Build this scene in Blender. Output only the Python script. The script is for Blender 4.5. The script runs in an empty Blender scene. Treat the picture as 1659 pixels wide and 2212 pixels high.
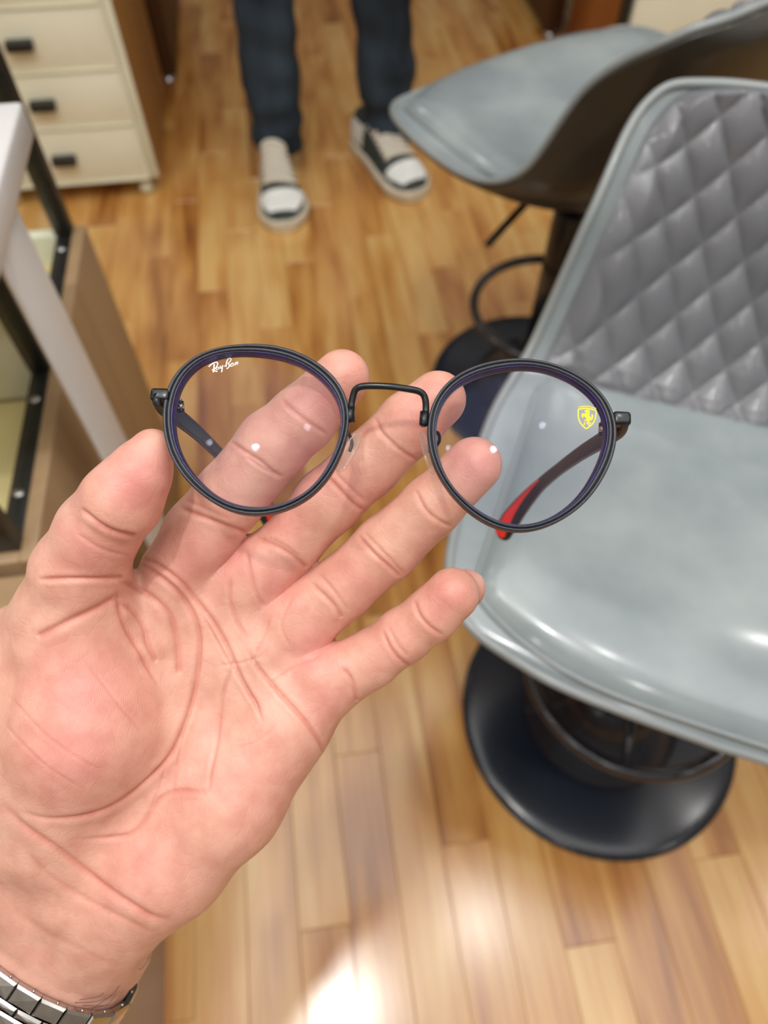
import bpy, bmesh, math, random
import numpy as np
from mathutils import Vector, Matrix, Euler

random.seed(7)
rng = np.random.default_rng(7)
scn = bpy.context.scene
COL = scn.collection

# ------------------------------------------------------------------ camera
W_PX, H_PX, F_PX = 1659.0, 2212.0, 1537.0
PITCH, YAW, CAM_H = math.radians(33.5), math.radians(-8.0), 1.05
cam_data = bpy.data.cameras.new('camera')
cam = bpy.data.objects.new('camera', cam_data)
COL.objects.link(cam)
cam.location = (0, 0, CAM_H)
cam.rotation_euler = (PITCH, 0, YAW)
cam_data.sensor_fit = 'VERTICAL'
cam_data.sensor_height = 34.6
cam_data.lens = F_PX / H_PX * 34.6
cam_data.clip_start = 0.01
cam_data.dof.use_dof = True
cam_data.dof.focus_distance = 0.220
cam_data.dof.aperture_fstop = 8.0
scn.camera = cam

# ------------------------------------------------------------------ view, world
vs = scn.view_settings
scn.display_settings.display_device = 'sRGB'
vs.view_transform = 'Standard'
vs.look = 'None'
vs.gamma = 1.0
vs.use_curve_mapping = False
vs.exposure = -0.12
world = bpy.data.worlds.new('world')
scn.world = world
world.use_nodes = True
world.node_tree.nodes['Background'].inputs[0].default_value = (1.0, 0.97, 0.92, 1)
world.node_tree.nodes['Background'].inputs[1].default_value = 0.1

# ------------------------------------------------------------------ lamps
CEIL = 2.7
LAMP0 = (-0.20, -0.06)
LAMPS = [(LAMP0[0] + dx, LAMP0[1] + dy) for dx in (-1.6, 0, 2.2) for dy in (-1.4, 0, 1.4, 2.8) if dx or dy < 1] + [(0.45, 0.16), (-0.78, 0.12)]
LAMP_W = 5.0
for k, (x, y) in enumerate(LAMPS):
    ld = bpy.data.lights.new('downlight', 'AREA')
    ld.shape = 'DISK'; ld.size = 0.085; ld.energy = LAMP_W * (2.1 if (x, y) == LAMP0 else 0.6 if k > 9 else 1.0)
    ld.color = (1.0, 0.97, 0.93)
    lo = bpy.data.objects.new('downlight', ld)
    lo.location = (x, y, CEIL - 0.015)
    COL.objects.link(lo)
# large luminous ceiling panels above the stools
PANEL_W = 21.5
PANELS = [(-0.42, 0.15), (0.86, 0.15)]
for x, y in PANELS:
    ld = bpy.data.lights.new('panel_light', 'AREA')
    ld.shape = 'RECTANGLE'; ld.size = 1.2; ld.size_y = 2.3; ld.energy = PANEL_W
    ld.color = (0.97, 0.985, 1.0)
    lo = bpy.data.objects.new('panel_light', ld)
    lo.location = (x, y, CEIL - 0.005)
    COL.objects.link(lo)
# added fill lights along the walls, out of view, to brighten the ceiling
FILL_W = 10.0
for x, y, sx, sy, tilt in ((-2.45, 1.2, 0.14, 6.0, -0.5), (2.45, 1.2, 0.14, 6.0, 0.5), (0.0, -2.05, 4.6, 0.14, None), (0.0, 4.45, 4.6, 0.14, None)):
    ld = bpy.data.lights.new('fill_strip', 'AREA')
    ld.shape = 'RECTANGLE'; ld.size = sx; ld.size_y = sy; ld.energy = FILL_W * (sx + sy) / 6.0
    ld.color = (0.93, 0.97, 1.0)
    lo = bpy.data.objects.new('fill_strip', ld)
    lo.location = (x, y, 2.2)
    lo.rotation_euler = (math.pi, (0 if tilt is None else tilt), 0)
    COL.objects.link(lo)

# ------------------------------------------------------------------ helpers
RX = np.array([[1, 0, 0], [0, math.cos(PITCH), -math.sin(PITCH)], [0, math.sin(PITCH), math.cos(PITCH)]])
RZ = np.array([[math.cos(YAW), -math.sin(YAW), 0], [math.sin(YAW), math.cos(YAW), 0], [0, 0, 1]])
RC = RZ @ RX
CP = np.array([0, 0, CAM_H])
MM = 0.001


def c2w(p):
    """phone-centred frame in mm (x right, y up, z towards the phone) -> room in m"""
    return CP + (np.asarray(p, float) * MM) @ RC.T


def w2c(p):
    return ((np.asarray(p, float) - CP) @ RC) / MM


def pc(px, py, d):
    """a sight line at depth d (mm) -> phone-centred mm"""
    return np.array([(px - 829.5) / F_PX * d, -(py - 1106.0) / F_PX * d, -d])


def lin(r, g, b):
    def f(c):
        c /= 255.0
        return c / 12.92 if c <= 0.04045 else ((c + 0.055) / 1.055) ** 2.4
    return (f(r), f(g), f(b), 1.0)


def mat(name, col=(0.8, 0.8, 0.8, 1), rough=0.5, metal=0.0, spec=0.5, coat=0.0, coat_rough=0.1):
    m = bpy.data.materials.new(name)
    m.use_nodes = True
    b = m.node_tree.nodes['Principled BSDF']
    b.inputs['Base Color'].default_value = col
    b.inputs['Roughness'].default_value = rough
    b.inputs['Metallic'].default_value = metal
    b.inputs['Specular IOR Level'].default_value = spec
    b.inputs['Coat Weight'].default_value = coat
    b.inputs['Coat Roughness'].default_value = coat_rough
    return m


class NT:
    def __init__(s, m):
        s.t = m.node_tree
        s.b = s.t.nodes.get('Principled BSDF')

    def n(s, typ, **kw):
        nd = s.t.nodes.new(typ)
        for k, v in kw.items():
            if k.startswith('i_'):
                key = k[2:].replace('_', ' ')
                nd.inputs[key].default_value = v
            else:
                setattr(nd, k, v)
        return nd

    def l(s, a, b):
        s.t.links.new(a, b)


def ramp(nt, stops):
    r = nt.n('ShaderNodeValToRGB')
    el = r.color_ramp.elements
    while len(el) > 1:
        el.remove(el[-1])
    el[0].position, el[0].color = stops[0]
    for p, c in stops[1:]:
        e = el.new(p); e.color = c
    return r


def noise_colour(m, c1, c2, scale=20, detail=4, stretch=(1, 1, 1), lo=0.35, hi=0.65, bump=0.0, bump_scale=None, bdist=0.001):
    nt = NT(m)
    tc = nt.n('ShaderNodeTexCoord')
    mp = nt.n('ShaderNodeMapping')
    mp.inputs['Scale'].default_value = stretch
    nt.l(tc.outputs['Object'], mp.inputs[0])
    ns = nt.n('ShaderNodeTexNoise', i_Scale=scale, i_Detail=detail)
    nt.l(mp.outputs[0], ns.inputs['Vector'])
    r = ramp(nt, [(lo, c1), (hi, c2)])
    nt.l(ns.outputs['Fac'], r.inputs[0])
    nt.l(r.outputs[0], nt.b.inputs['Base Color'])
    if bump:
        n2 = nt.n('ShaderNodeTexNoise', i_Scale=bump_scale or scale * 6, i_Detail=3)
        nt.l(mp.outputs[0], n2.inputs['Vector'])
        bp = nt.n('ShaderNodeBump', i_Strength=bump, i_Distance=bdist)
        nt.l(n2.outputs['Fac'], bp.inputs['Height'])
        nt.l(bp.outputs[0], nt.b.inputs['Normal'])
    return m


def obj(name, verts, faces, m, parent=None, smooth=True, loc=None):
    me = bpy.data.meshes.new(name)
    v = np.asarray(verts, float)
    if loc is not None:
        v = v - np.asarray(loc, float)
    me.from_pydata(v.tolist(), [], [list(map(int, f)) for f in faces])
    if smooth:
        me.polygons.foreach_set('use_smooth', [True] * len(me.polygons))
    me.materials.append(m)
    me.update()
    o = bpy.data.objects.new(name, me)
    COL.objects.link(o)
    if parent:
        o.parent = parent
        if loc is None and False:
            pass
    return o


def thing(name, label, cat, loc=(0, 0, 0), rz=0.0, group=None):
    o = bpy.data.objects.new(name, None)
    COL.objects.link(o)
    o.empty_display_size = 0.05
    o.location = loc
    o.rotation_euler = (0, 0, rz)
    o['label'] = label
    o['category'] = cat
    if group:
        o['group'] = group
    return o


def box_vf(x0, x1, y0, y1, z0, z1):
    v = [(x0, y0, z0), (x1, y0, z0), (x1, y1, z0), (x0, y1, z0), (x0, y0, z1), (x1, y0, z1), (x1, y1, z1), (x0, y1, z1)]
    f = [(0, 3, 2, 1), (4, 5, 6, 7), (0, 1, 5, 4), (1, 2, 6, 5), (2, 3, 7, 6), (3, 0, 4, 7)]
    return v, f


def bevel_mesh(o, w, seg=2):
    bm = bmesh.new()
    bm.from_mesh(o.data)
    bmesh.ops.bevel(bm, geom=bm.edges[:], offset=w, segments=seg, profile=0.5, affect='EDGES')
    bm.to_mesh(o.data)
    bm.free()
    o.data.polygons.foreach_set('use_smooth', [True] * len(o.data.polygons))
    o.data.set_sharp_from_angle(angle=math.radians(50))
    return o


def box(name, b, m, parent=None, bev=0.002, seg=2, loc=None):
    v, f = box_vf(*b)
    o = obj(name, v, f, m, parent, smooth=False, loc=loc)
    if bev:
        bevel_mesh(o, bev, seg)
    return o


def tube_vf(path, r, n=10, closed=False, flat=1.0, cap=True):
    P = np.asarray(path, float)
    N = len(P)
    rr = np.broadcast_to(np.asarray(r, float), (N,))
    if closed:
        T = np.roll(P, -1, 0) - np.roll(P, 1, 0)
    else:
        T = np.gradient(P, axis=0)
    T /= np.linalg.norm(T, axis=1)[:, None] + 1e-12
    up = np.array([0, 0, 1.0])
    if abs(T[0] @ up) > 0.9:
        up = np.array([1.0, 0, 0])
    u = np.cross(T[0], up); u /= np.linalg.norm(u)
    V = []
    for i in range(N):
        u = u - (u @ T[i]) * T[i]
        u /= np.linalg.norm(u)
        w = np.cross(T[i], u)
        for k in range(n):
            a = 2 * math.pi * k / n
            V.append(P[i] + rr[i] * (math.cos(a) * u + flat * math.sin(a) * w))
    F = []
    M = N if closed else N - 1
    for i in range(M):
        j = (i + 1) % N
        for k in range(n):
            k2 = (k + 1) % n
            F.append((i * n + k, i * n + k2, j * n + k2, j * n + k))
    if not closed and cap:
        F.append(tuple(range(n))[::-1])
        F.append(tuple((N - 1) * n + k for k in range(n)))
    return V, F


def tube(name, path, r, m, parent=None, n=10, closed=False, flat=1.0, loc=None):
    v, f = tube_vf(path, r, n, closed, flat)
    return obj(name, v, f, m, parent, loc=loc)


def lathe_vf(prof, n=48, cx=0, cy=0):
    V, F = [], []
    L = len(prof)
    for r, z in prof:
        for k in range(n):
            a = 2 * math.pi * k / n
            V.append((cx + max(r, 1e-5) * math.cos(a), cy + max(r, 1e-5) * math.sin(a), z))
    for i in range(L - 1):
        for k in range(n):
            k2 = (k + 1) % n
            F.append((i * n + k, i * n + k2, (i + 1) * n + k2, (i + 1) * n + k))
    return V, F


def lathe(name, prof, m, parent=None, n=48, cx=0, cy=0):
    v, f = lathe_vf(prof, n, cx, cy)
    return obj(name, v, f, m, parent)


def merge(parts):
    V, F, o = [], [], 0
    for v, f in parts:
        V += [tuple(map(float, q)) for q in v]
        F += [tuple(i + o for i in ff) for ff in f]
        o += len(v)
    return V, F


def catmull(pts, n=8, closed=False):
    P = np.asarray(pts, float)
    N = len(P)
    out = []
    rngi = range(N) if closed else range(N - 1)
    for i in rngi:
        if closed:
            a, b, c, d = P[(i - 1) % N], P[i], P[(i + 1) % N], P[(i + 2) % N]
        else:
            a, b, c, d = P[max(i - 1, 0)], P[i], P[i + 1], P[min(i + 2, N - 1)]
        for t in np.linspace(0, 1, n, endpoint=False):
            out.append(0.5 * (2 * b + (c - a) * t + (2 * a - 5 * b + 4 * c - d) * t * t + (3 * b - a - 3 * c + d) * t ** 3))
    if not closed:
        out.append(P[-1])
    return np.array(out)


def structure(o):
    o['kind'] = 'structure'
    return o


# ------------------------------------------------------------------ materials of the room
def wood_mat(name, stops, grain=1.0, rough=0.35, per_object=True, scale=1.0, axis='Y', coat=0.0):
    m = mat(name, rough=rough, coat=coat, coat_rough=0.15)
    nt = NT(m)
    tc = nt.n('ShaderNodeTexCoord')
    oi = nt.n('ShaderNodeObjectInfo')
    mp = nt.n('ShaderNodeMapping')
    st = {'Y': (1, 0.07, 1), 'Z': (1, 1, 0.07), 'X': (0.07, 1, 1)}[axis]
    mp.inputs['Scale'].default_value = [s * scale for s in st]
    nt.l(tc.outputs['Object'], mp.inputs[0])
    if per_object:
        mul = nt.n('ShaderNodeMath', operation='MULTIPLY'); mul.inputs[1].default_value = 37.0
        nt.l(oi.outputs['Random'], mul.inputs[0])
        cmb = nt.n('ShaderNodeCombineXYZ')
        nt.l(mul.outputs[0], cmb.inputs[0]); nt.l(mul.outputs[0], cmb.inputs[1])
        nt.l(cmb.outputs[0], mp.inputs['Location'])
    n1 = nt.n('ShaderNodeTexNoise', i_Scale=38.0, i_Detail=5.0, i_Distortion=0.6)
    n2 = nt.n('ShaderNodeTexNoise', i_Scale=9.0, i_Detail=2.0)
    nt.l(mp.outputs[0], n1.inputs['Vector']); nt.l(mp.outputs[0], n2.inputs['Vector'])
    a = nt.n('ShaderNodeMath', operation='MULTIPLY'); a.inputs[1].default_value = 0.45 * grain
    nt.l(n1.outputs['Fac'], a.inputs[0])
    b = nt.n('ShaderNodeMath', operation='MULTIPLY_ADD'); b.inputs[1].default_value = 0.55 * grain
    nt.l(n2.outputs['Fac'], b.inputs[0]); nt.l(a.outputs[0], b.inputs[2])
    if per_object:
        c = nt.n('ShaderNodeMath', operation='MULTIPLY_ADD'); c.inputs[1].default_value = 0.38
        nt.l(oi.outputs['Random'], c.inputs[0])
        sb = nt.n('ShaderNodeMath', operation='SUBTRACT'); sb.inputs[1].default_value = 0.19
        nt.l(b.outputs[0], c.inputs[2]); nt.l(c.outputs[0], sb.inputs[0])
        src = sb.outputs[0]
    else:
        src = b.outputs[0]
    r = ramp(nt, stops)
    nt.l(src, r.inputs[0])
    nt.l(r.outputs[0], nt.b.inputs['Base Color'])
    bp = nt.n('ShaderNodeBump', i_Strength=0.12, i_Distance=0.0006)
    nt.l(n1.outputs['Fac'], bp.inputs['Height'])
    nt.l(bp.outputs[0], nt.b.inputs['Normal'])
    return m


def floor_mat():
    m = mat('strip_wood', rough=0.2, spec=1.0)
    nt = NT(m)
    tc = nt.n('ShaderNodeTexCoord'); oi = nt.n('ShaderNodeObjectInfo')
    mul = nt.n('ShaderNodeMath', operation='MULTIPLY'); mul.inputs[1].default_value = 53.0
    nt.l(oi.outputs['Random'], mul.inputs[0])
    cmb = nt.n('ShaderNodeCombineXYZ')
    nt.l(mul.outputs[0], cmb.inputs[0]); nt.l(mul.outputs[0], cmb.inputs[1])

    def stretched(sx, sy, scale, detail, dist):
        mp = nt.n('ShaderNodeMapping'); mp.inputs['Scale'].default_value = (sx, sy, 1)
        nt.l(tc.outputs['Object'], mp.inputs[0]); nt.l(cmb.outputs[0], mp.inputs['Location'])
        n_ = nt.n('ShaderNodeTexNoise', i_Scale=scale, i_Detail=detail, i_Distortion=dist)
        nt.l(mp.outputs[0], n_.inputs['Vector'])
        return n_.outputs['Fac']
    broad = stretched(1, 0.12, 26.0, 2.0, 0.4)
    fine = stretched(1, 0.035, 150.0, 4.0, 0.2)
    blot = stretched(1, 0.5, 9.0, 1.0, 0.0)
    a = nt.n('ShaderNodeMath', operation='MULTIPLY_ADD'); a.inputs[1].default_value = 0.75; a.inputs[2].default_value = -0.16
    nt.l(broad, a.inputs[0])
    b = nt.n('ShaderNodeMath', operation='MULTIPLY_ADD'); b.inputs[1].default_value = 0.28
    nt.l(fine, b.inputs[0]); nt.l(a.outputs[0], b.inputs[2])
    c = nt.n('ShaderNodeMath', operation='MULTIPLY_ADD'); c.inputs[1].default_value = 0.45
    nt.l(blot, c.inputs[0]); nt.l(b.outputs[0], c.inputs[2])
    d = nt.n('ShaderNodeMath', operation='MULTIPLY_ADD'); d.inputs[1].default_value = 0.30
    nt.l(oi.outputs['Random'], d.inputs[0]); nt.l(c.outputs[0], d.inputs[2])
    r = ramp(nt, [(0.42, lin(132, 80, 36)), (0.58, lin(176, 118, 58)), (0.74, lin(202, 150, 82)), (0.95, lin(218, 178, 112))])
    nt.l(d.outputs[0], r.inputs[0])
    nt.l(r.outputs[0], nt.b.inputs['Base Color'])
    bp = nt.n('ShaderNodeBump', i_Strength=0.08, i_Distance=0.0006)
    nt.l(fine, bp.inputs['Height']); nt.l(bp.outputs[0], nt.b.inputs['Normal'])
    return m


M_FLOOR = floor_mat()
M_SUB = mat('joint_brown', lin(140, 96, 52), 0.6)
M_WALL = noise_colour(mat('wall_paint', rough=0.8), lin(168, 162, 154), lin(160, 154, 146), 4)
M_CEIL = mat('ceiling_paint', lin(244, 243, 240), 0.9)
M_CREAM = noise_colour(mat('cream_lacquer', rough=0.38), lin(240, 240, 220), lin(234, 234, 210), 6)
M_BLACK = noise_colour(mat('black_powder_coat', rough=0.4), lin(26, 26, 25), lin(34, 34, 32), 60)
M_BROWN = wood_mat('walnut_side', [(0.3, lin(140, 98, 48)), (0.7, lin(178, 128, 68))], per_object=False, axis='Z', rough=0.45)
M_DARKW = wood_mat('dark_walnut', [(0.3, lin(58, 32, 12)), (0.7, lin(84, 50, 20))], per_object=False, axis='Z', rough=0.5)
M_ORW = wood_mat('orange_wood', [(0.3, lin(150, 86, 34)), (0.7, lin(178, 112, 52))], per_object=False, axis='Z', rough=0.45)
M_GREIGE = wood_mat('greige_laminate', [(0.3, lin(150, 122, 90)), (0.7, lin(176, 148, 114))], per_object=False, axis='Z', rough=0.45)
M_WHITE = noise_colour(mat('white_lacquer', rough=0.3), lin(222, 222, 222), lin(216, 217, 218), 8)
M_YEL = mat('cream_tray', lin(226, 208, 150), 0.5)
M_STEEL = noise_colour(mat('brushed_steel', rough=0.28, metal=1.0), lin(200, 200, 200), lin(180, 180, 182), 80)
M_CLEARP = mat('clear_caster_plastic', lin(222, 218, 190), 0.3)

# ------------------------------------------------------------------ room shell
RXA, RXB, RYA, RYB = -2.6, 2.6, -2.2, 4.6
floor = structure(box('floor', (RXA, RXB, RYA, RYB, -0.06, -0.012), M_SUB, bev=0))
structure(box('ceiling', (RXA, RXB, RYA, RYB, CEIL, CEIL + 0.08), M_CEIL, bev=0))
structure(box('wall_left', (RXA - 0.1, RXA, RYA, RYB, -0.06, CEIL), M_WALL, bev=0))
structure(box('wall_right', (RXB, RXB + 0.1, RYA, RYB, -0.06, CEIL), M_WALL, bev=0))
structure(box('wall_back', (RXA, RXB, RYB, RYB + 0.1, -0.06, CEIL), M_WALL, bev=0))
structure(box('wall_front', (RXA, RXB, RYA - 0.1, RYA, -0.06, CEIL), M_WALL, bev=0))

# floor strips: one object each where the photograph shows them, the rest joined
SW, SL = 0.066, 0.56


def strip_vf(l, w=SW, z=0.0):
    g, c = 0.0002, 0.0006
    x0, x1, y0, y1 = -w / 2 + g, w / 2 - g, -l / 2 + g, l / 2 - g
    v = [(x0, y0, z - 0.012), (x1, y0, z - 0.012), (x1, y1, z - 0.012), (x0, y1, z - 0.012),
         (x0, y0, z - c), (x1, y0, z - c), (x1, y1, z - c), (x0, y1, z - c),
         (x0 + c, y0 + c, z), (x1 - c, y0 + c, z), (x1 - c, y1 - c, z), (x0 + c, y1 - c, z)]
    f = [(8, 9, 10, 11)]
    for a in (0, 4):
        for k in range(4):
            k2 = (k + 1) % 4
            f.append((a + k, a + k2, a + 4 + k2, a + 4 + k))
    return v, f


sv, sf = strip_vf(SL)
strip_me = None
rest = []
nx0 = int(math.floor(RXA / SW)); nx1 = int(math.ceil(RXB / SW))
count = 0
for i in range(nx0 + 1, nx1):
    x = i * SW
    off = ((i * 0.377) % 1.0) * SL
    for j in range(-5, 10):
        y = j * SL + off
        if y - SL / 2 < RYA or y + SL / 2 > RYB:
            continue
        xc = x - 0.14 * y
        if -0.62 < y < 2.98 and abs(xc) < 0.80 + 0.33 * max(y, 0) and count < 300:
            if strip_me is None:
                o = obj('floor_strip', sv, sf, M_FLOOR, floor, smooth=False)
                strip_me = o.data
            else:
                o = bpy.data.objects.new('floor_strip', strip_me)
                COL.objects.link(o); o.parent = floor
            o.location = (x, y, 0)
            count += 1
        else:
            rest.append((np.array(sv) + (x, y, 0), sf))
v, f = merge(rest)
o = obj('outer_floor_strips', v, f, M_FLOOR, floor, smooth=False)
o['kind'] = 'stuff'

# lamp housings
for k, (x, y) in enumerate(LAMPS):
    pass
for k, (x, y) in enumerate(LAMPS):
    v, f = lathe_vf([(0.064, CEIL - 0.012), (0.085, CEIL - 0.012), (0.088, CEIL - 0.006), (0.088, CEIL), (0.064, CEIL), (0.064, CEIL - 0.012)], 40, x, y)
    o = obj('ceiling_light', v, f, M_WHITE)
    o['label'] = 'white round recessed ceiling light ring above the shop floor'
    o['category'] = 'light'
    o['group'] = 'recessed ceiling lights'

# ------------------------------------------------------------------ drawer cabinets
def drawer_cabinet(name, label, x0, x1, y0, y1, zb, side_m, seams, edge_m=None, side_on='right'):
    t = thing(name, label, 'cabinet', ((x0 + x1) / 2, (y0 + y1) / 2, 0))
    L = np.array(t.location)

    def bx(n, x0_, x1_, y0_, y1_, z0_, z1_, m, par=t, bev=0.0015):
        return box(n, (x0_ - L[0], x1_ - L[0], y0_ - L[1], y1_ - L[1], z0_, z1_), m, par, bev)
    top = seams[-1] + 0.02
    bx('body', x0 + 0.004, x1 - 0.012, y0 + 0.004, y1, zb, top, M_CREAM)
    if edge_m is None:
        bx('side_panel', x1 - 0.012, x1, y0 + 0.006, y1, zb, top, side_m)
        bx('front_edge', x1 - 0.013, x1, y0 + 0.001, y0 + 0.006, zb, top, M_CREAM)
    else:
        bx('side_panel', x0, x0 + 0.012, y0 + 0.02, y1, 0.002, top, side_m)
        bx('front_edge', x0, x0 + 0.024, y0 - 0.004, y0 + 0.02, 0.002, top, edge_m)
    xl = x0 + 0.008 if edge_m is None else x0 + 0.028
    for a, b in zip(seams[:-1], seams[1:]):
        d = bx('drawer', xl, x1 - 0.018, y0 - 0.012, y0 + 0.006, a + 0.0015, b - 0.0015, M_CREAM, bev=0.003)
        ym = y0 - 0.012
        # raised lip at the lower and right edges of the drawer front
        lip = merge([box_vf(xl - L[0], x1 - 0.018 - L[0], ym - 0.003 - L[1], ym - L[1] + 0.001, a + 0.0015, a + 0.006),
                     box_vf(x1 - 0.027 - L[0], x1 - 0.018 - L[0], ym - 0.003 - L[1], ym - L[1] + 0.001, a + 0.006, b - 0.0015)])
        o = obj('drawer_lip', lip[0], lip[1], M_CREAM, d, smooth=False)
        if edge_m is None:
            zc = (a + b) / 2 + 0.001
            xc = -0.519
            h = box('handle', (xc - 0.027 - L[0], xc + 0.027 - L[0], ym - 0.022 - L[1], ym + 0.002 - L[1], zc - 0.009, zc + 0.009), M_BLACK, d, 0.002)
            h['label'] = 'black block drawer handle'
    for cx in (x0 + 0.05, x1 - 0.04):
        for cy in (y0 + 0.012, y1 - 0.04):
            v, f = merge([lathe_vf([(0.0, 0.0), (0.013, 0.003), (0.018, 0.014), (0.013, 0.026), (0.0, 0.03)], 16, 0, 0),
                          lathe_vf([(0.006, 0.02), (0.006, zb + 0.001)], 10, 0, 0)])
            o = obj('caster', np.array(v) + (cx - L[0], cy - L[1], 0), f, M_CLEARP, t)
    return t


drawer_cabinet('drawer_cabinet', 'cream drawer cabinet with black block handles and brown wooden side', -0.73, -0.318, 1.718, 2.17, 0.042,
               M_BROWN, [0.046, 0.178, 0.297, 0.419, 0.54])
drawer_cabinet('drawer_cabinet', 'cream cabinet with orange wood side behind the grey stool seen from its back', 0.906, 1.46, 2.0, 2.36, 0.03,
               M_ORW, [0.06, 0.262, 0.40, 0.54], edge_m=M_BLACK)


def desk(label, xl, xr, yf, yb, leg_x, foot):
    t = thing('wooden_desk', label, 'desk', ((xl + xr) / 2, (yf + yb) / 2, 0))
    L = t.location
    box('desk_top', (xl - L[0], xr - L[0], yf - L[1], yb - L[1], 0.74, 0.775), M_DARKW, t, 0.003)
    for x in leg_x:
        lg = box('panel_leg', (x - 0.027 - L[0], x + 0.027 - L[0], yf + 0.005 - L[1], yb - 0.02 - L[1], 0.022, 0.74), M_DARKW, t, 0.002)
        for y in (yf + 0.03, yb - 0.06):
            v, f = lathe_vf([(0.0, 0.0), (0.02, 0.0), (0.02, 0.006), (0.009, 0.009), (0.009, 0.0225), (0, 0.0225)], 18)
            o = obj('levelling_foot', np.array(v) + (x - L[0], y - L[1], 0), f, M_STEEL, lg)
            o['label'] = 'metal levelling foot'
    box('modesty_panel', (min(leg_x) - L[0], max(leg_x) - L[0], yb - 0.05 - L[1], yb - 0.032 - L[1], 0.2, 0.74), M_DARKW, t, 0.001)
    return t


desk('dark walnut desk with a panel leg beside the cabinet with black handles', -1.55, -0.27, 2.27, 2.85, (-1.5, -0.32), True)
desk('dark walnut desk with a panel leg behind the orange sided cream cabinet', 0.84, 2.0, 2.39, 2.95, (0.872, 1.95), True)

# ------------------------------------------------------------------ glass display counter (left)
def glass_mat(name, tint=(0.97, 0.99, 0.98), refl=0.05, rough=0.0):
    m = bpy.data.materials.new(name)
    m.use_nodes = True
    t = m.node_tree
    for n in list(t.nodes):
        t.nodes.remove(n)
    out = t.nodes.new('ShaderNodeOutputMaterial')
    tr = t.nodes.new('ShaderNodeBsdfTransparent'); tr.inputs[0].default_value = (*tint, 1)
    gl = t.nodes.new('ShaderNodeBsdfGlossy'); gl.inputs['Roughness'].default_value = rough
    mx = t.nodes.new('ShaderNodeMixShader')
    fr = t.nodes.new('ShaderNodeLayerWeight'); fr.inputs['Blend'].default_value = 0.2
    mp = t.nodes.new('ShaderNodeMapRange')
    mp.inputs['To Min'].default_value = refl; mp.inputs['To Max'].default_value = 0.6
    t.links.new(fr.outputs['Facing'], mp.inputs['Value'])
    pw = t.nodes.new('ShaderNodeMath'); pw.operation = 'POWER'; pw.inputs[1].default_value = 4.0
    t.links.new(fr.outputs['Facing'], pw.inputs[0]); t.links.new(pw.outputs[0], mp.inputs['Value'])
    t.links.new(mp.outputs[0], mx.inputs[0])
    t.links.new(tr.outputs[0], mx.inputs[1]); t.links.new(gl.outputs[0], mx.inputs[2])
    t.links.new(mx.outputs[0], out.inputs[0])
    return m


M_PANE = glass_mat('counter_glass', refl=0.03)
t = thing('display_counter', 'greige wood display counter with black metal frame and cream trays inside', 'counter', (-0.53, 0.6, 0))
L = t.location


def dbx(n, x0, x1, y0, y1, z0, z1, m, par=t, bev=0.0015):
    return box(n, (x0 - L[0], x1 - L[0], y0 - L[1], y1 - L[1], z0, z1), m, par, bev)


dbx('side_board', -0.277, -0.262, 0.352, 0.842, 0.0, 0.502, M_GREIGE)
dbx('far_board', -0.80, -0.277, 0.827, 0.842, 0.0, 0.500, M_CREAM)
dbx('near_board', -0.80, -0.277, 0.352, 0.368, 0.0, 0.502, M_GREIGE)
dbx('left_board', -0.815, -0.80, 0.352, 0.842, 0.0, 0.502, M_GREIGE)
dbx('tray', -0.80, -0.29, 0.602, 0.827, 0.44, 0.462, M_YEL).name = 'tray'
dbx('tray', -0.80, -0.29, 0.385, 0.588, 0.44, 0.462, M_YEL)
dbx('divider', -0.79, -0.297, 0.590, 0.600, 0.462, 0.70, M_CREAM)
rl = dbx('rail', -0.297, -0.277, 0.368, 0.842, 0.462, 0.5, M_BLACK)
for y in (0.80, 0.55, 0.43):
    v, f = lathe_vf([(0.0, 0.0015), (0.004, 0.0012), (0.005, 0.0)], 14)
    o = obj('rail_screw', np.array(v) + (-0.288 - L[0], y - L[1], 0.5), f, M_STEEL, rl)
dbx('near_rail', -0.80, -0.297, 0.368, 0.386, 0.462, 0.5, M_BLACK)
for y in (0.834, 0.597, 0.372):
    dbx('post', -0.298, -0.276, y - 0.009, y + 0.009, 0.5, 0.71 if y < 0.7 else 0.82, M_BLACK)
dbx('post', -0.80, -0.78, 0.822, 0.842, 0.5, 0.82, M_BLACK)
dbx('glass_pane', -0.287, -0.283, 0.606, 0.825, 0.5, 0.70, M_PANE, bev=0)
dbx('glass_pane', -0.287, -0.283, 0.381, 0.588, 0.5, 0.70, M_PANE, bev=0)

t = thing('storage_box_unit', 'low greige wood unit butted against the near end of the display counter', 'cabinet', (-0.53, 0.16, 0))
L = t.location
dbx('carcass', -0.80, -0.268, -0.05, 0.332, 0.0, 0.478, M_GREIGE, t)
dbx('top_board', -0.81, -0.262, -0.06, 0.338, 0.478, 0.502, M_GREIGE, t)

t = thing('white_table', 'white lacquered side table with a flat panel leg in front of the display counter', 'table', (-0.22, 0.5, 0))
L = t.location
dbx('table_top', -0.47, -0.21, 0.42, 0.638, 0.722, 0.75, M_WHITE, t, 0.003)
dbx('panel_leg', -0.220, -0.215, 0.472, 0.545, 0.0, 0.7225, M_WHITE, t, 0.002)

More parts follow.
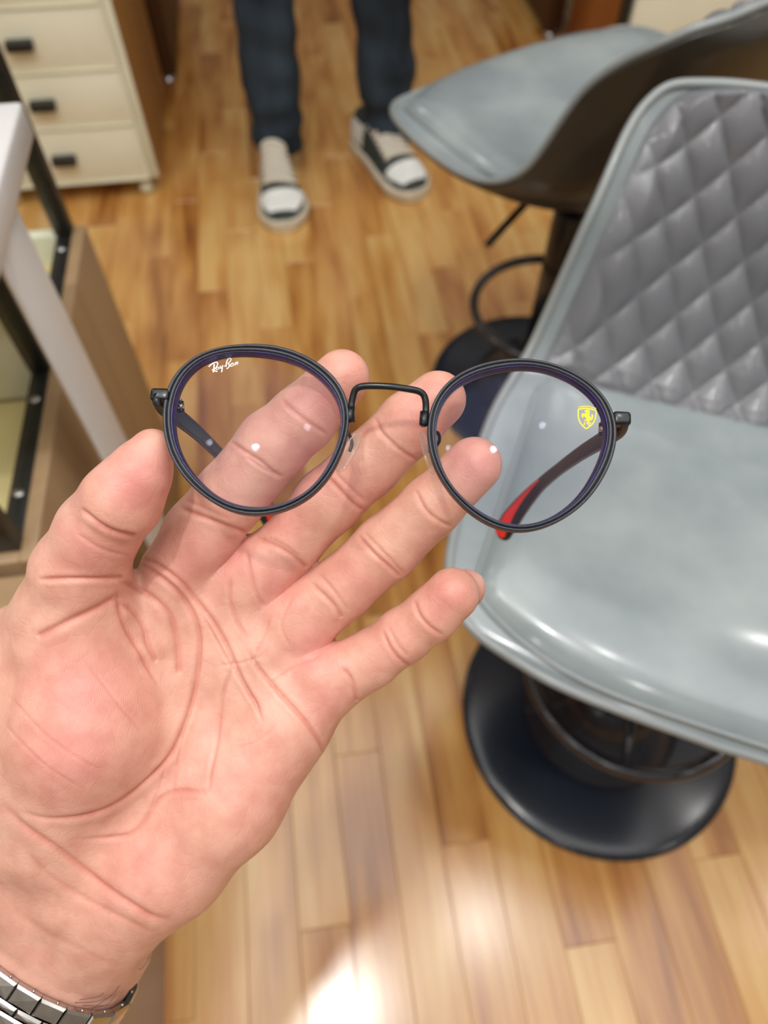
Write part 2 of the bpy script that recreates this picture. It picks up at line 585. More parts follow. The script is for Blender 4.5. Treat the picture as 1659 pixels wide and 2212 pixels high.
# ------------------------------------------------------------------ implicit surfaces (body forms)
def surface_nets(vol, org, h):
    nx, ny, nz = vol.shape
    S = vol < 0
    c = {}
    mixed = np.zeros((nx - 1, ny - 1, nz - 1), bool)
    cnt = np.zeros(mixed.shape, np.int8)
    for dx in (0, 1):
        for dy in (0, 1):
            for dz in (0, 1):
                cnt += S[dx:nx - 1 + dx, dy:ny - 1 + dy, dz:nz - 1 + dz]
    mixed = (cnt > 0) & (cnt < 8)
    idx = np.argwhere(mixed)
    ids = -np.ones(mixed.shape, np.int64)
    ids[mixed] = np.arange(len(idx))
    acc = np.zeros((len(idx), 3)); num = np.zeros(len(idx))
    corner = [(0, 0, 0), (1, 0, 0), (0, 1, 0), (1, 1, 0), (0, 0, 1), (1, 0, 1), (0, 1, 1), (1, 1, 1)]
    edges = [(0, 1), (2, 3), (4, 5), (6, 7), (0, 2), (1, 3), (4, 6), (5, 7), (0, 4), (1, 5), (2, 6), (3, 7)]
    vals = [vol[idx[:, 0] + a, idx[:, 1] + b, idx[:, 2] + e] for a, b, e in corner]
    for a, b in edges:
        va, vb = vals[a], vals[b]
        m = (va < 0) != (vb < 0)
        t = np.where(m, va / np.where(m, va - vb, 1), 0)
        p = np.array(corner[a])[None] + t[:, None] * (np.array(corner[b]) - np.array(corner[a]))[None]
        acc += np.where(m[:, None], p, 0); num += m
    V = (idx + acc / num[:, None]) * h + org
    F = []
    for ax in range(3):
        sl0 = [slice(None)] * 3; sl1 = [slice(None)] * 3
        sl0[ax] = slice(0, -1); sl1[ax] = slice(1, None)
        a, b = S[tuple(sl0)], S[tuple(sl1)]
        e = np.argwhere(a != b)
        sg = a[tuple(e.T)]
        u, w = (ax + 1) % 3, (ax + 2) % 3
        ok = (e[:, u] > 0) & (e[:, w] > 0) & (e[:, u] < vol.shape[u] - 1) & (e[:, w] < vol.shape[w] - 1)
        e, sg = e[ok], sg[ok]
        def cell(du, dw):
            q = e.copy(); q[:, u] += du; q[:, w] += dw
            return ids[tuple(q.T)]
        q = np.stack([cell(-1, -1), cell(0, -1), cell(0, 0), cell(-1, 0)], 1)
        q[~sg] = q[~sg][:, ::-1]
        F.append(q)
    return V, np.concatenate(F)


def round_cone(P, a, b, ra, rb):
    """tapered capsule distance"""
    a = np.asarray(a, np.float32); b = np.asarray(b, np.float32)
    ba = b - a
    l2 = float(ba @ ba)
    t = np.clip(((P - a) @ ba) / l2, 0, 1)
    d = np.sqrt((((P - a) - t[..., None] * ba) ** 2).sum(-1))
    return d - (ra + (rb - ra) * t)


def smin(a, b, k):
    h = np.clip(0.5 + 0.5 * (b - a) / k, 0, 1)
    return b * (1 - h) + a * h - k * h * (1 - h)


# ------------------------------------------------------------------ the customer's legs
M_DENIM = noise_colour(mat('dark_denim', rough=0.9, spec=0.2), lin(32, 40, 48), lin(64, 78, 92), 9, 4, (1, 1, 0.5), 0.35, 0.75, 0.4, 600, 0.0006)
M_SOLE = noise_colour(mat('cream_rubber', rough=0.6), lin(222, 214, 194), lin(206, 198, 178), 30)
M_SUEDE = noise_colour(mat('dark_green_suede', rough=0.85), lin(44, 52, 52), lin(62, 70, 68), 80)
M_SHOEW = noise_colour(mat('white_leather', rough=0.5), lin(238, 242, 238), lin(228, 232, 230), 30)
M_TONGUE = noise_colour(mat('grey_tongue', rough=0.85), lin(216, 212, 200), lin(206, 202, 188), 90)
M_LACE = noise_colour(mat('cream_lace', rough=0.85), lin(226, 220, 204), lin(208, 202, 188), 300)

person = thing('person', 'standing person in dark blue jeans and black and white sneakers, seen from the shins down', 'person', (0.12, 1.76, 0))
PL = np.array(person.location)
h = 0.0075
g = [np.arange(-0.16, 0.44, h), np.arange(1.60, 2.02, h), np.arange(0.03, 1.06, h)]
G = np.stack(np.meshgrid(*g, indexing='ij'), -1).astype(np.float32)
legs = None
for pts in ([(-0.018, 1.775, 0.075, 0.060), (-0.016, 1.80, 0.22, 0.064), (-0.010, 1.80, 0.5, 0.070), (0.03, 1.80, 0.84, 0.088)],
            [(0.262, 1.785, 0.082, 0.056), (0.256, 1.80, 0.22, 0.064), (0.243, 1.80, 0.5, 0.072), (0.215, 1.80, 0.84, 0.088)]):
    d = None
    for a, b in zip(pts[:-1], pts[1:]):
        q = round_cone(G, a[:3], b[:3], a[3], b[3])
        d = q if d is None else smin(d, q, 0.03)
    legs = d if legs is None else np.minimum(legs, d)
hip = round_cone(G, (0.06, 1.80, 0.92), (0.19, 1.80, 0.92), 0.10, 0.10)
legs = smin(legs, hip, 0.06)
legs = np.maximum(legs, 0.062 - G[..., 2])
legs = np.maximum(legs, G[..., 2] - 1.0)
fold = (0.0045 * np.sin(G[..., 2] * 52 + 7 * G[..., 0] + 16 * G[..., 1]) * np.sin(G[..., 2] * 23 + 19 * G[..., 0])
        + 0.004 * np.sin(G[..., 2] * 95 - 22 * G[..., 0] + 9 * G[..., 1]) * np.exp(-((G[..., 2] - 0.12) / 0.09) ** 2))
legs = legs - fold
V, F = surface_nets(legs, [a[0] for a in g], h)
trousers = obj('jeans', V, F, M_DENIM, person, loc=PL)
md = trousers.modifiers.new('smooth', 'SMOOTH'); md.factor = 0.5; md.iterations = 3


def shoe(ang, toe, heel_pull=0.0):
    """a low sneaker, toe at `toe`, pointing along ang (radians from -y)"""
    Ls = 0.305
    d = np.array([math.sin(ang), -math.cos(ang)])
    s = np.array([d[1], -d[0]])       # across

    def wid(l):
        return np.interp(l, [0, .06, .18, .4, .62, .76, .88, .95, 0.985, 1], [.016, .030, .036, .037, .050, .056, .051, .038, 0.024, .006])

    def hei(l):
        return np.interp(l, [0, .05, .3, .42, .6, .75, .9, 1], [.075, .105, .112, .105, .080, .062, .050, .030])

    def cen(l):
        return np.interp(l, [0, .4, .75, 1], [0, 0.002, -0.004, 0.0])

    def W(l, x, z):
        q = toe + d * (l - 1) * Ls + s * (x + cen(l))
        return (q[0] - PL[0], q[1] - PL[1], z)

    def U(l, a, off=0.0):
        w, hh = wid(l) * 0.95 + off * (1 if wid(l) > .02 else .6), hei(l) - 0.026 + off
        ca, sa = math.cos(a), math.sin(a)
        return W(l + (off * 1.5 if l > .93 else 0), w * np.sign(ca) * abs(ca) ** 0.8, 0.026 + hh * abs(sa) ** 0.85)

    def patch(ls, aa, off):
        V = [U(l, a, off) for l in ls for a in aa(l)]
        n = len(aa(ls[0]))
        F = []
        for i in range(len(ls) - 1):
            for k in range(n - 1):
                F.append((i * n + k, i * n + k + 1, (i + 1) * n + k + 1, (i + 1) * n + k))
        return V, F
    r = bpy.data.objects.new('sneaker', None); COL.objects.link(r); r.parent = person
    # sole: outline prism with rounded edge
    ls = np.concatenate([np.linspace(0, .06, 6), np.linspace(.1, .9, 20), 1 - (np.linspace(.3, 0, 10) ** 2)])
    V, F = [], []
    rings = [(0.0, 0.93), (0.004, 1.06), (0.022, 1.10), (0.029, 1.02)]
    side = [(l, 1) for l in ls] + [(l, -1) for l in ls[::-1]]
    for z, k in rings:
        for l, sg in side:
            V.append(W(l + (0.012 if l > .97 else 0), sg * (wid(l) * k + 0.002), z))
    n = len(side)
    for i in range(len(rings) - 1):
        for k in range(n):
            F.append((i * n + k, i * n + (k + 1) % n, (i + 1) * n + (k + 1) % n, (i + 1) * n + k))
    F.append(tuple(range(n))[::-1]); F.append(tuple((len(rings) - 1) * n + k for k in range(n)))
    obj('sole', V, F, M_SOLE, r)
    full = lambda l: np.linspace(0, math.pi, 25)
    V, F = patch(np.linspace(0.0, 0.995, 50), full, 0.0)
    obj('upper', V, F, M_SUEDE, r)
    V, F = patch(np.linspace(0.745, 0.935, 14), lambda l: np.linspace(0.42 + max(0, l - .82) * 3.0, math.pi - 0.42 - max(0, l - .82) * 3.0, 15), 0.0025)
    obj('toe_panel', V, F, M_SHOEW, r)['label'] = 'white leather toe panel'
    V, F = patch(np.linspace(0.04, 0.30, 14), lambda l: np.linspace(0.12, 0.8, 8), 0.002)
    V2, F2 = patch(np.linspace(0.04, 0.30, 14), lambda l: np.linspace(math.pi - 0.8, math.pi - 0.12, 8), 0.002)
    v, f = merge([(V, F), (V2, F2)])
    obj('side_panel', v, f, M_SHOEW, r)['label'] = 'white leather side panel'
    V, F = patch(np.linspace(0.30, 0.69, 16), lambda l: np.linspace(math.pi / 2 - 0.58, math.pi / 2 + 0.58, 9), 0.003)
    obj('tongue', V, F, M_TONGUE, r)['label'] = 'pale padded tongue'
    for k, l in enumerate(np.linspace(0.36, 0.69, 7)):
        path = [U(l + 0.012 * math.sin(3 * t), math.pi / 2 + t, 0.006) for t in np.linspace(-0.7, 0.7, 9)]
        v, f = tube_vf(path, 0.0052, 6)
        obj('lace', v, f, M_LACE, r)
    return r


shoe(math.radians(1), np.array([-0.026, 1.517]))
shoe(math.radians(22), np.array([0.308, 1.597]))

# ------------------------------------------------------------------ bar stools
def leather(name, c1, c2, rough, spec=0.5):
    m = noise_colour(mat(name, rough=rough, spec=spec, coat=0.4, coat_rough=0.12), c1, c2, 9, 6, (1, 1, 1), 0.35, 0.68, 0.10, 220, 0.0005)
    return m


M_LEA = leather('grey_leather', lin(128, 140, 145), lin(154, 165, 167), 0.27, 0.6)
M_LEAQ = leather('grey_quilt_leather', lin(104, 107, 113), lin(118, 121, 127), 0.36, 0.5)
M_LEAD = leather('dark_outer_leather', lin(48, 47, 42), lin(60, 59, 53), 0.5, 0.4)
M_PIPE = leather('grey_piping', lin(134, 142, 144), lin(148, 155, 156), 0.36)
M_GLOSS = noise_colour(mat('black_gloss_metal', rough=0.2, spec=0.55), lin(20, 28, 40), lin(26, 34, 47), 5)

M_RING = noise_colour(mat('dark_chrome', rough=0.18, metal=0.75), lin(70, 72, 76), lin(84, 86, 90), 60)
RIM = np.array([[0, .197, -.008], [.146, .188, -.005], [.232, .140, .006], [.246, -.03, .012], [.228, -.119, .050],
                [.208, -.174, .162], [.190, -.243, .226], [.140, -.265, .241], [0, -.262, .246]])
CEN = np.array([[.197, -.008], [.194, -.002], [.165, .002], [0, -.014], [-.135, -.006], [-.206, .075], [-.250, .190], [-.262, .232], [-.262, .246]])
NS = 10
RIMF = catmull(RIM, NS); CENF = catmull(np.c_[CEN, np.zeros(9)], NS)[:, :2]
RIMF[:, 0] = np.maximum(RIMF[:, 0], 0)


def shell_pt(s, t):
    """s 0 (front lip) .. 8 (top of the back), t -1..1 across"""
    i = s * NS
    i0 = int(min(max(math.floor(i), 0), len(RIMF) - 2)); u = i - i0
    r = RIMF[i0] * (1 - u) + RIMF[i0 + 1] * u
    c = CENF[i0] * (1 - u) + CENF[i0 + 1] * u
    b = abs(t) ** (2.8 if s > 3 else 2.2)
    return np.array([t * r[0], c[0] + (r[1] - c[0]) * b, c[1] + (r[2] - c[1]) * b])


def grid_mesh(P):
    n, m = P.shape[:2]
    F = [(i * m + k, i * m + k + 1, (i + 1) * m + k + 1, (i + 1) * m + k) for i in range(n - 1) for k in range(m - 1)]
    return P.reshape(-1, 3), F


def grid_normals(P):
    du = np.gradient(P, axis=0); dv = np.gradient(P, axis=1)
    n = np.cross(du, dv)
    n /= np.linalg.norm(n, axis=-1)[..., None] + 1e-9
    return n


SG = np.linspace(0.0, 8.0, 81)
TG = np.sin(np.linspace(-math.pi / 2, math.pi / 2, 45))
SHELL = np.array([[shell_pt(s, t) for t in TG] for s in SG])
NRM = grid_normals(SHELL)
if NRM[30, 22, 2] < 0:
    NRM = -NRM
# smooth normals near the two pointed ends
for e, ref in ((0, 4), (1, 4), (2, 4), (80, 76), (79, 76), (78, 76)):
    NRM[e] = NRM[ref]


RIMT = np.clip(1 - np.abs(TG)[None] ** 5, 0, 1) * np.clip(np.minimum(SG / 1.2, (8 - SG) / 1.0), 0, 1)[:, None] ** 0.6


def shell_solid(o1, o2):
    A, fa = grid_mesh(SHELL + NRM * (o1 * (0.25 + 0.75 * RIMT[..., None]) if o1 else 0))
    B, fb = grid_mesh(SHELL + NRM * (o2 * (0.25 + 0.75 * RIMT[..., None])))
    n, m = SHELL.shape[:2]
    V = np.concatenate([A, B]); k = n * m
    F = list(fa) + [tuple(i + k for i in f[::-1]) for f in fb]
    border = [(0 * m + j) for j in range(m)] + [i * m + m - 1 for i in range(1, n)] + [(n - 1) * m + j for j in range(m - 2, -1, -1)] + [i * m for i in range(n - 2, 0, -1)]
    for a, b in zip(border, border[1:] + border[:1]):
        F.append((a, a + k, b + k, b))
    return V, F


RIMC = np.vstack([RIMF, (RIMF[1:-1] * [-1, 1, 1])[::-1]])
RIMCn = catmull(RIMC, 2, closed=True)


def heightfield_pad():
    """seat cushion: from the front lip to an arched rear edge"""
    P = []
    for a in np.linspace(0, 1, 30):
        row = []
        for t in np.linspace(-1, 1, 41):
            x = 0.212 * t
            # rear edge arches backwards at the middle
            vb = -0.092 - 0.048 * (1 - t * t) ** 0.6
            vf = 0.191 - 0.050 * abs(t) ** 3.4
            v = vf + (vb - vf) * a
            row.append((x, v))
        P.append(row)
    P = np.array(P)
    Z = np.zeros(P.shape[:2])
    cz = np.interp(P[..., 1][:, ::-1], CENF[:, 0][::-1], CENF[:, 1][::-1]) if False else None
    order = np.argsort(CENF[:46, 0])
    zc = np.interp(P[..., 1], CENF[:46, 0][order], CENF[:46, 1][order])
    ro = np.argsort(RIMF[:46, 1])
    zr = np.interp(P[..., 1], RIMF[:46, 1][ro], RIMF[:46, 2][ro])
    w = np.interp(P[..., 1], RIMF[:46, 1][ro], RIMF[:46, 0][ro])
    base = zc + np.minimum(zr - zc, 0.05) * np.clip(np.abs(P[..., 0]) / np.maximum(w, .05), 0, 1) ** 2.6
    A = np.linspace(0, 1, 30)[:, None]; T = np.linspace(-1, 1, 41)[None]
    edge = np.minimum(np.minimum(A / 0.30, (1 - A) / 0.16), (1 - np.abs(T)) / 0.14)
    puff = np.sqrt(np.clip(1 - (1 - np.clip(edge, 0, 1)) ** 2, 0, 1))
    Z = base + 0.003 + 0.019 * puff
    return np.dstack([P, Z])


def quilt_panel():
    ss = np.linspace(3.85, 7.5, 230)
    tt = np.linspace(-0.93, 0.93, 230)
    P = np.array([[shell_pt(s, t) for t in tt] for s in ss])
    N = grid_normals(P)
    if N[115, 115, 1] < 0:
        N = -N
    p = np.concatenate([[0], np.cumsum(np.linalg.norm(np.diff(P[:, 115], axis=0), axis=1))])[:, None]
    q = P[..., 0]
    wd, hd = 0.043, 0.068
    A = q / wd + p / hd; B = q / wd - p / hd
    sa = np.abs(np.sin(math.pi * A)); sb = np.abs(np.sin(math.pi * B))
    puff = (np.clip(sa, 0, 1) ** 0.5) * (np.clip(sb, 0, 1) ** 0.5)
    # plain margin around the quilting
    u = np.linspace(0, 1, 230)
    e = np.minimum(np.minimum(u[:, None] / .035, (1 - u[:, None]) / .05), np.minimum(u[None] / .04, (1 - u[None]) / .04))
    e = np.clip(e, 0, 1)
    top = np.clip((1 - u[:, None]) / 0.20, 0, 1)
    roll = np.sqrt(np.clip(1 - (1 - top) ** 2, 0, 1))
    hgt = 0.0008 + 0.0072 * puff * e + 0.003 * np.sqrt(e) + 0.006 * roll * np.sqrt(e)
    return P + N * hgt[..., None]


PAD = heightfield_pad()
QP = quilt_panel()


def make_stool(label, loc, seat_off, seat_z, yaw, group):
    t = thing('bar_stool', label, 'stool', (loc[0], loc[1], 0), 0, group)
    # seat pieces: modelled facing +y, turned by `yaw`
    rz = yaw - math.pi / 2
    c, s = math.cos(rz), math.sin(rz)
    RM = np.array([[c, -s, 0], [s, c, 0], [0, 0, 1]])
    off = np.array([seat_off[0] - loc[0], seat_off[1] - loc[1], seat_z])

    def put(V):
        return np.asarray(V, float) @ RM.T + off
    V, F = shell_solid(0.0, -0.012)
    obj('seat_shell', put(V), F, M_LEA, t)
    V, F = shell_solid(-0.0125, -0.030)
    obj('outer_shell', put(V), F, M_LEAD, t)['label'] = 'dark leather outer shell'
    V, F = tube_vf(RIMCn, 0.0044, 8, closed=True)
    obj('piping', put(V), F, M_PIPE, t)
    V, F = grid_mesh(PAD)
    pad = obj('seat_pad', put(V), F, M_LEA, t)
    m_ = PAD.shape[1]
    brd = np.concatenate([PAD[0], PAD[1:, -1], PAD[-1, -2::-1], PAD[-2:0:-1, 0]])
    V, F = tube_vf(brd[::2], 0.0022, 6, closed=True)
    obj('pad_piping', put(V), F, M_PIPE, pad)
    V, F = grid_mesh(QP)
    obj('backrest', put(V), F, M_LEAQ, t)['label'] = 'diamond quilted grey backrest panel'
    # underside and base
    zt = seat_z - 0.052
    box('mount_plate', (-0.09, 0.09, -0.09, 0.09, zt - 0.012, zt + 0.012), M_BLACK, t, 0.004)
    col = lathe('column', [(0.0, 0.02), (0.031, 0.02), (0.031, zt - 0.09), (0.029, zt - 0.085), (0.025, zt - 0.085), (0.025, zt - 0.01), (0.0, zt - 0.01)], M_GLOSS, t, 32)
    lathe('base_cone', [(0.031, 0.10), (0.045, 0.098), (0.052, 0.07), (0.075, 0.045), (0.11, 0.028), (0.112, 0.02)], M_GLOSS, t, 48)
    lathe('base', [(0.0, 0.0), (0.197, 0.0), (0.2, 0.002), (0.2, 0.006), (0.1985, 0.0085), (0.195, 0.0105), (0.190, 0.0118), (0.180, 0.0130), (0.165, 0.0145), (0.14, 0.0168), (0.11, 0.0195), (0.08, 0.0215), (0.04, 0.0235), (0.0, 0.0235)], M_GLOSS, t, 72)
    ring = [(0.135 * math.cos(a), 0.135 * math.sin(a), 0.20) for a in np.linspace(0, 2 * math.pi, 48, endpoint=False)]
    V, F = tube_vf(ring, 0.0085, 12, closed=True)
    fr = obj('foot_ring', V, F, M_RING, t)
    for a in (1.15, 1.15 + math.pi):
        V, F = tube_vf([(0.028 * math.cos(a), 0.028 * math.sin(a), 0.20), (0.13 * math.cos(a), 0.13 * math.sin(a), 0.20)], 0.007, 10)
        obj('ring_strut', V, F, M_GLOSS, fr)
    return t


st1 = make_stool('grey leather bar stool with diamond quilted backrest facing the hand', (0.36, 0.287), (0.365, 0.288), 0.508, -2.055, 'grey leather bar stools')
st2 = make_stool('grey leather bar stool turned away, dark outer shell towards us, beside the standing person', (0.43, 0.945), (0.42, 0.951), 0.533, 2.005, 'grey leather bar stools')
for st, pts in ((st2, [(0.40, 0.93, 0.470), (0.335, 0.888, 0.454), (0.305, 0.87, 0.438), (0.268, 0.85, 0.412)]),):
    L = np.array(st.location)
    V, F = tube_vf(catmull(np.array(pts) - L, 5), 0.0055, 8)
    obj('height_lever', V, F, M_BLACK, st)
del st1['group'], st2['group']

# ------------------------------------------------------------------ the hand
def px_of(Pc):
    d = -Pc[..., 2]
    return np.stack([829.5 + F_PX * Pc[..., 0] / d, 1106.0 - F_PX * Pc[..., 1] / d], -1)


M_SKIN = mat('skin', lin(226, 158, 140), rough=0.42, spec=0.4)
ntS = NT(M_SKIN)
ntS.b.inputs['Subsurface Weight'].default_value = 0.18
ntS.b.inputs['Subsurface Radius'].default_value = (1.0, 0.35, 0.2)
ntS.b.inputs['Subsurface Scale'].default_value = 0.004
at_ = ntS.n('ShaderNodeAttribute', attribute_name='skin_tone')
tcS = ntS.n('ShaderNodeTexCoord')
nzS = ntS.n('ShaderNodeTexNoise', i_Scale=130.0, i_Detail=4.0)
ntS.l(tcS.outputs['Object'], nzS.inputs['Vector'])
rS = ramp(ntS, [(0.36, (0.94, 0.86, 0.85, 1)), (0.62, (1.05, 1.06, 1.05, 1))])
ntS.l(nzS.outputs['Fac'], rS.inputs[0])
mxS = ntS.n('ShaderNodeMix', data_type='RGBA', blend_type='MULTIPLY')
mxS.inputs['Factor'].default_value = 1.0
ntS.l(at_.outputs['Color'], mxS.inputs['A']); ntS.l(rS.outputs[0], mxS.inputs['B'])
ntS.l(mxS.outputs['Result'], ntS.b.inputs['Base Color'])
# friction ridges and fine pores
atR = ntS.n('ShaderNodeAttribute', attribute_name='ridge_phase')
sn = ntS.n('ShaderNodeMath', operation='SINE')
dsn = ntS.n('ShaderNodeTexNoise', i_Scale=260.0, i_Detail=2.0)
ntS.l(tcS.outputs['Object'], dsn.inputs['Vector'])
ad = ntS.n('ShaderNodeMath', operation='MULTIPLY_ADD'); ad.inputs[1].default_value = 9.0
ntS.l(dsn.outputs['Fac'], ad.inputs[0]); ntS.l(atR.outputs['Fac'], ad.inputs[2])
ntS.l(ad.outputs[0], sn.inputs[0])
atW = ntS.n('ShaderNodeAttribute', attribute_name='ridge_weight')
mw = ntS.n('ShaderNodeMath', operation='MULTIPLY')
ntS.l(sn.outputs[0], mw.inputs[0]); ntS.l(atW.outputs['Fac'], mw.inputs[1])
pore = ntS.n('ShaderNodeTexNoise', i_Scale=1500.0, i_Detail=3.0)
ntS.l(tcS.outputs['Object'], pore.inputs['Vector'])
sm = ntS.n('ShaderNodeMath', operation='MULTIPLY_ADD'); sm.inputs[1].default_value = 0.9
ntS.l(pore.outputs['Fac'], sm.inputs[0]); ntS.l(mw.outputs[0], sm.inputs[2])
vor = ntS.n('ShaderNodeTexVoronoi', feature='DISTANCE_TO_EDGE', i_Scale=190.0)
wob = ntS.n('ShaderNodeTexNoise', i_Scale=90.0, i_Detail=2.0)
ntS.l(tcS.outputs['Object'], wob.inputs['Vector'])
vmx = ntS.n('ShaderNodeMix', data_type='VECTOR'); vmx.inputs['Factor'].default_value = 0.012
ntS.l(tcS.outputs['Object'], vmx.inputs['A']); ntS.l(wob.outputs['Color'], vmx.inputs['B'])
ntS.l(vmx.outputs['Result'], vor.inputs['Vector'])
vr = ntS.n('ShaderNodeMapRange'); vr.inputs['From Max'].default_value = 0.09
ntS.l(vor.outputs['Distance'], vr.inputs['Value'])
sm2 = ntS.n('ShaderNodeMath', operation='MULTIPLY_ADD'); sm2.inputs[1].default_value = 1.5
ntS.l(vr.outputs[0], sm2.inputs[0]); ntS.l(sm.outputs[0], sm2.inputs[2])
bpS = ntS.n('ShaderNodeBump', i_Strength=0.34, i_Distance=0.00009)
ntS.l(sm2.outputs[0], bpS.inputs['Height'])
ntS.l(bpS.outputs[0], ntS.b.inputs['Normal'])

# joints: (sight x, sight y, depth mm, half width)
FINGERS = {
    'index': [(739, 815, 227, 60), (655, 904, 231, 71), (590, 961, 234, 76), (498, 1072, 239, 76), (434, 1152, 243, 78), (390, 1240, 247, 84)],
    'middle': [(945, 863, 231, 62), (885, 916, 234, 69), (795, 1003, 238, 70), (707, 1084, 242, 71), (630, 1172, 246, 65), (520, 1265, 249, 80)],
    'ring': [(1024, 1004, 228, 61), (932, 1094, 233, 65), (836, 1183, 240, 71), (740, 1268, 245, 69), (640, 1350, 249, 76)],
    'little': [(978, 1283, 233, 58), (934, 1326, 236, 57), (871, 1373, 240, 59), (800, 1424, 244, 61), (700, 1478, 247, 76)],
    'thumb': [(330, 970, 212, 45), (302, 1022, 212, 64), (264, 1080, 214, 82), (212, 1148, 220, 85), (174, 1236, 228, 99), (170, 1340, 238, 135)],
}
PALM = [  # a, b
    ((390, 1240, 248, 82), (160, 1900, 254, 105)),
    ((520, 1270, 251, 80), (180, 1910, 256, 105)),
    ((625, 1355, 251, 80), (220, 1930, 256, 100)),
    ((690, 1478, 248, 82), (260, 1930, 254, 100)),
    ((470, 1330, 251, 80), (560, 1480, 251, 90)),
    ((170, 1345, 240, 132), (190, 1560, 243, 168)),
    ((190, 1560, 243, 168), (120, 1780, 250, 130)),
    ((60, 1420, 245, 120), (60, 1640, 248, 140)),
    ((600, 1565, 249, 110), (492, 1728, 249, 113)),
    ((492, 1728, 249, 113), (370, 1856, 250, 114)),
    ((372, 1858, 250, 116), (235, 1995, 256, 96)),
    ((400, 1560, 256, 110), (300, 1800, 256, 110)),
    ((20, 1700, 252, 110), (10, 1990, 256, 112)),
]
FOREARM = [
    ((232, 1995, 258, 97), (150, 2110, 264, 120)),
    ((150, 2110, 264, 120), (-30, 2360, 256, 130)),
    ((10, 1960, 256, 118), (40, 2010, 264, 120)),
    ((40, 2010, 264, 120), (-160, 2260, 256, 150)),
]


def cj(j):
    p = pc(j[0], j[1], j[2])
    return p, j[3] * j[2] / F_PX


HH = 0.9
lo = np.array([-168.0, -262.0, -330.0]); hi = np.array([42.0, 64.0, -198.0])
ax_ = [np.arange(lo[k], hi[k], HH, dtype=np.float32) for k in range(3)]
shape = tuple(len(a) for a in ax_)
BIG = np.float32(60.0)


def eval_local(field, a, b, k, pad):
    """smooth-union one tapered capsule into field, only near it"""
    (pa, ra), (pb, rb) = cj(a), cj(b)
    l = np.minimum(pa - ra, pb - rb) - pad; u = np.maximum(pa + ra, pb + rb) + pad
    i0 = [max(int((l[q] - lo[q]) / HH), 0) for q in range(3)]
    i1 = [min(int((u[q] - lo[q]) / HH) + 2, shape[q]) for q in range(3)]
    if any(i1[q] <= i0[q] for q in range(3)):
        return
    sl = tuple(slice(i0[q], i1[q]) for q in range(3))
    G = np.stack(np.meshgrid(*[ax_[q][i0[q]:i1[q]] for q in range(3)], indexing='ij'), -1)
    d = round_cone(G, pa, pb, np.float32(ra), np.float32(rb)).astype(np.float32)
    field[sl] = smin(field[sl], d, np.float32(k))


palm = np.full(shape, BIG, np.float32)
for a, b in PALM:
    eval_local(palm, a, b, 7.0, 16)
for a, b in FOREARM:
    eval_local(palm, a, b, 8.0, 16)
# the bracelet's own frame; the wrist is trimmed to lie just inside it
wc0 = pc(111.5, 2033, 264.8)
PHI = 0.5825
e1 = np.array([math.cos(PHI), -math.sin(PHI), 0.0])
dn = np.array([-math.sin(PHI), -math.cos(PHI), 0.0])
TAU = -0.10
e2 = np.array([0, 0, 1.0]) * math.cos(TAU) + dn * math.sin(TAU)
axw = dn * math.cos(TAU) - np.array([0, 0, 1.0]) * math.sin(TAU)
WC0, WE1, WE2, WAX = wc0.copy(), e1.copy(), e2.copy(), axw.copy()
AW, BW = 36.0, 27.0
G = np.stack(np.meshgrid(*ax_, indexing='ij'), -1) - wc0.astype(np.float32)
qa = G @ axw.astype(np.float32)
qr = np.sqrt((G @ e1.astype(np.float32) / np.float32(AW - 1.9)) ** 2 + (G @ e2.astype(np.float32) / np.float32(BW - 1.9)) ** 2)
cyl = (qr - 1) * np.float32(BW) - np.clip(-qa - 3, 0, 80) * np.float32(0.55)
cyl = np.where(qa < -26, np.float32(-30), cyl)
core = np.maximum((qr - 1) * np.float32(BW), -qa - 14)
palm = smin(palm, core.astype(np.float32), np.float32(6.0))
palm = -smin(-palm, -cyl.astype(np.float32), np.float32(2.5))
del G, qa, qr, cyl, core
digits = np.full(shape, BIG, np.float32)
for nm, ch in FINGERS.items():
    f_ = np.full(shape, BIG, np.float32)
    for a, b in zip(ch[:-1], ch[1:]):
        eval_local(f_, a, b, 2.5 if nm != 'thumb' else 4.0, 10)
    f_ = smin(palm, f_, np.float32(2.6 if nm != 'thumb' else 6.0))
    digits = smin(digits, f_, np.float32(0.4))
V, F = surface_nets(digits, lo.astype(float), HH)
del palm, digits
me0 = bpy.data.meshes.new('tmp_hand')
me0.from_pydata(V.tolist(), [], F.tolist())
ob0 = bpy.data.objects.new('tmp_hand', me0); COL.objects.link(ob0)
md = ob0.modifiers.new('s', 'SMOOTH'); md.factor = 0.5; md.iterations = 6
md = ob0.modifiers.new('sub', 'SUBSURF'); md.levels = 1; md.render_levels = 1
dg = bpy.context.evaluated_depsgraph_get()
ev = bpy.data.meshes.new_from_object(ob0.evaluated_get(dg))
bpy.data.objects.remove(ob0)
nV = len(ev.vertices)
HV = np.empty(nV * 3); ev.vertices.foreach_get('co', HV); HV = HV.reshape(-1, 3)
HN = np.empty(nV * 3); ev.vertices.foreach_get('normal', HN); HN = HN.reshape(-1, 3)
UV = px_of(HV)
view = -HV / np.linalg.norm(HV, axis=1)[:, None]
facing = np.clip((HN * view).sum(1), 0, 1)
front = np.clip(facing * 3, 0, 1)


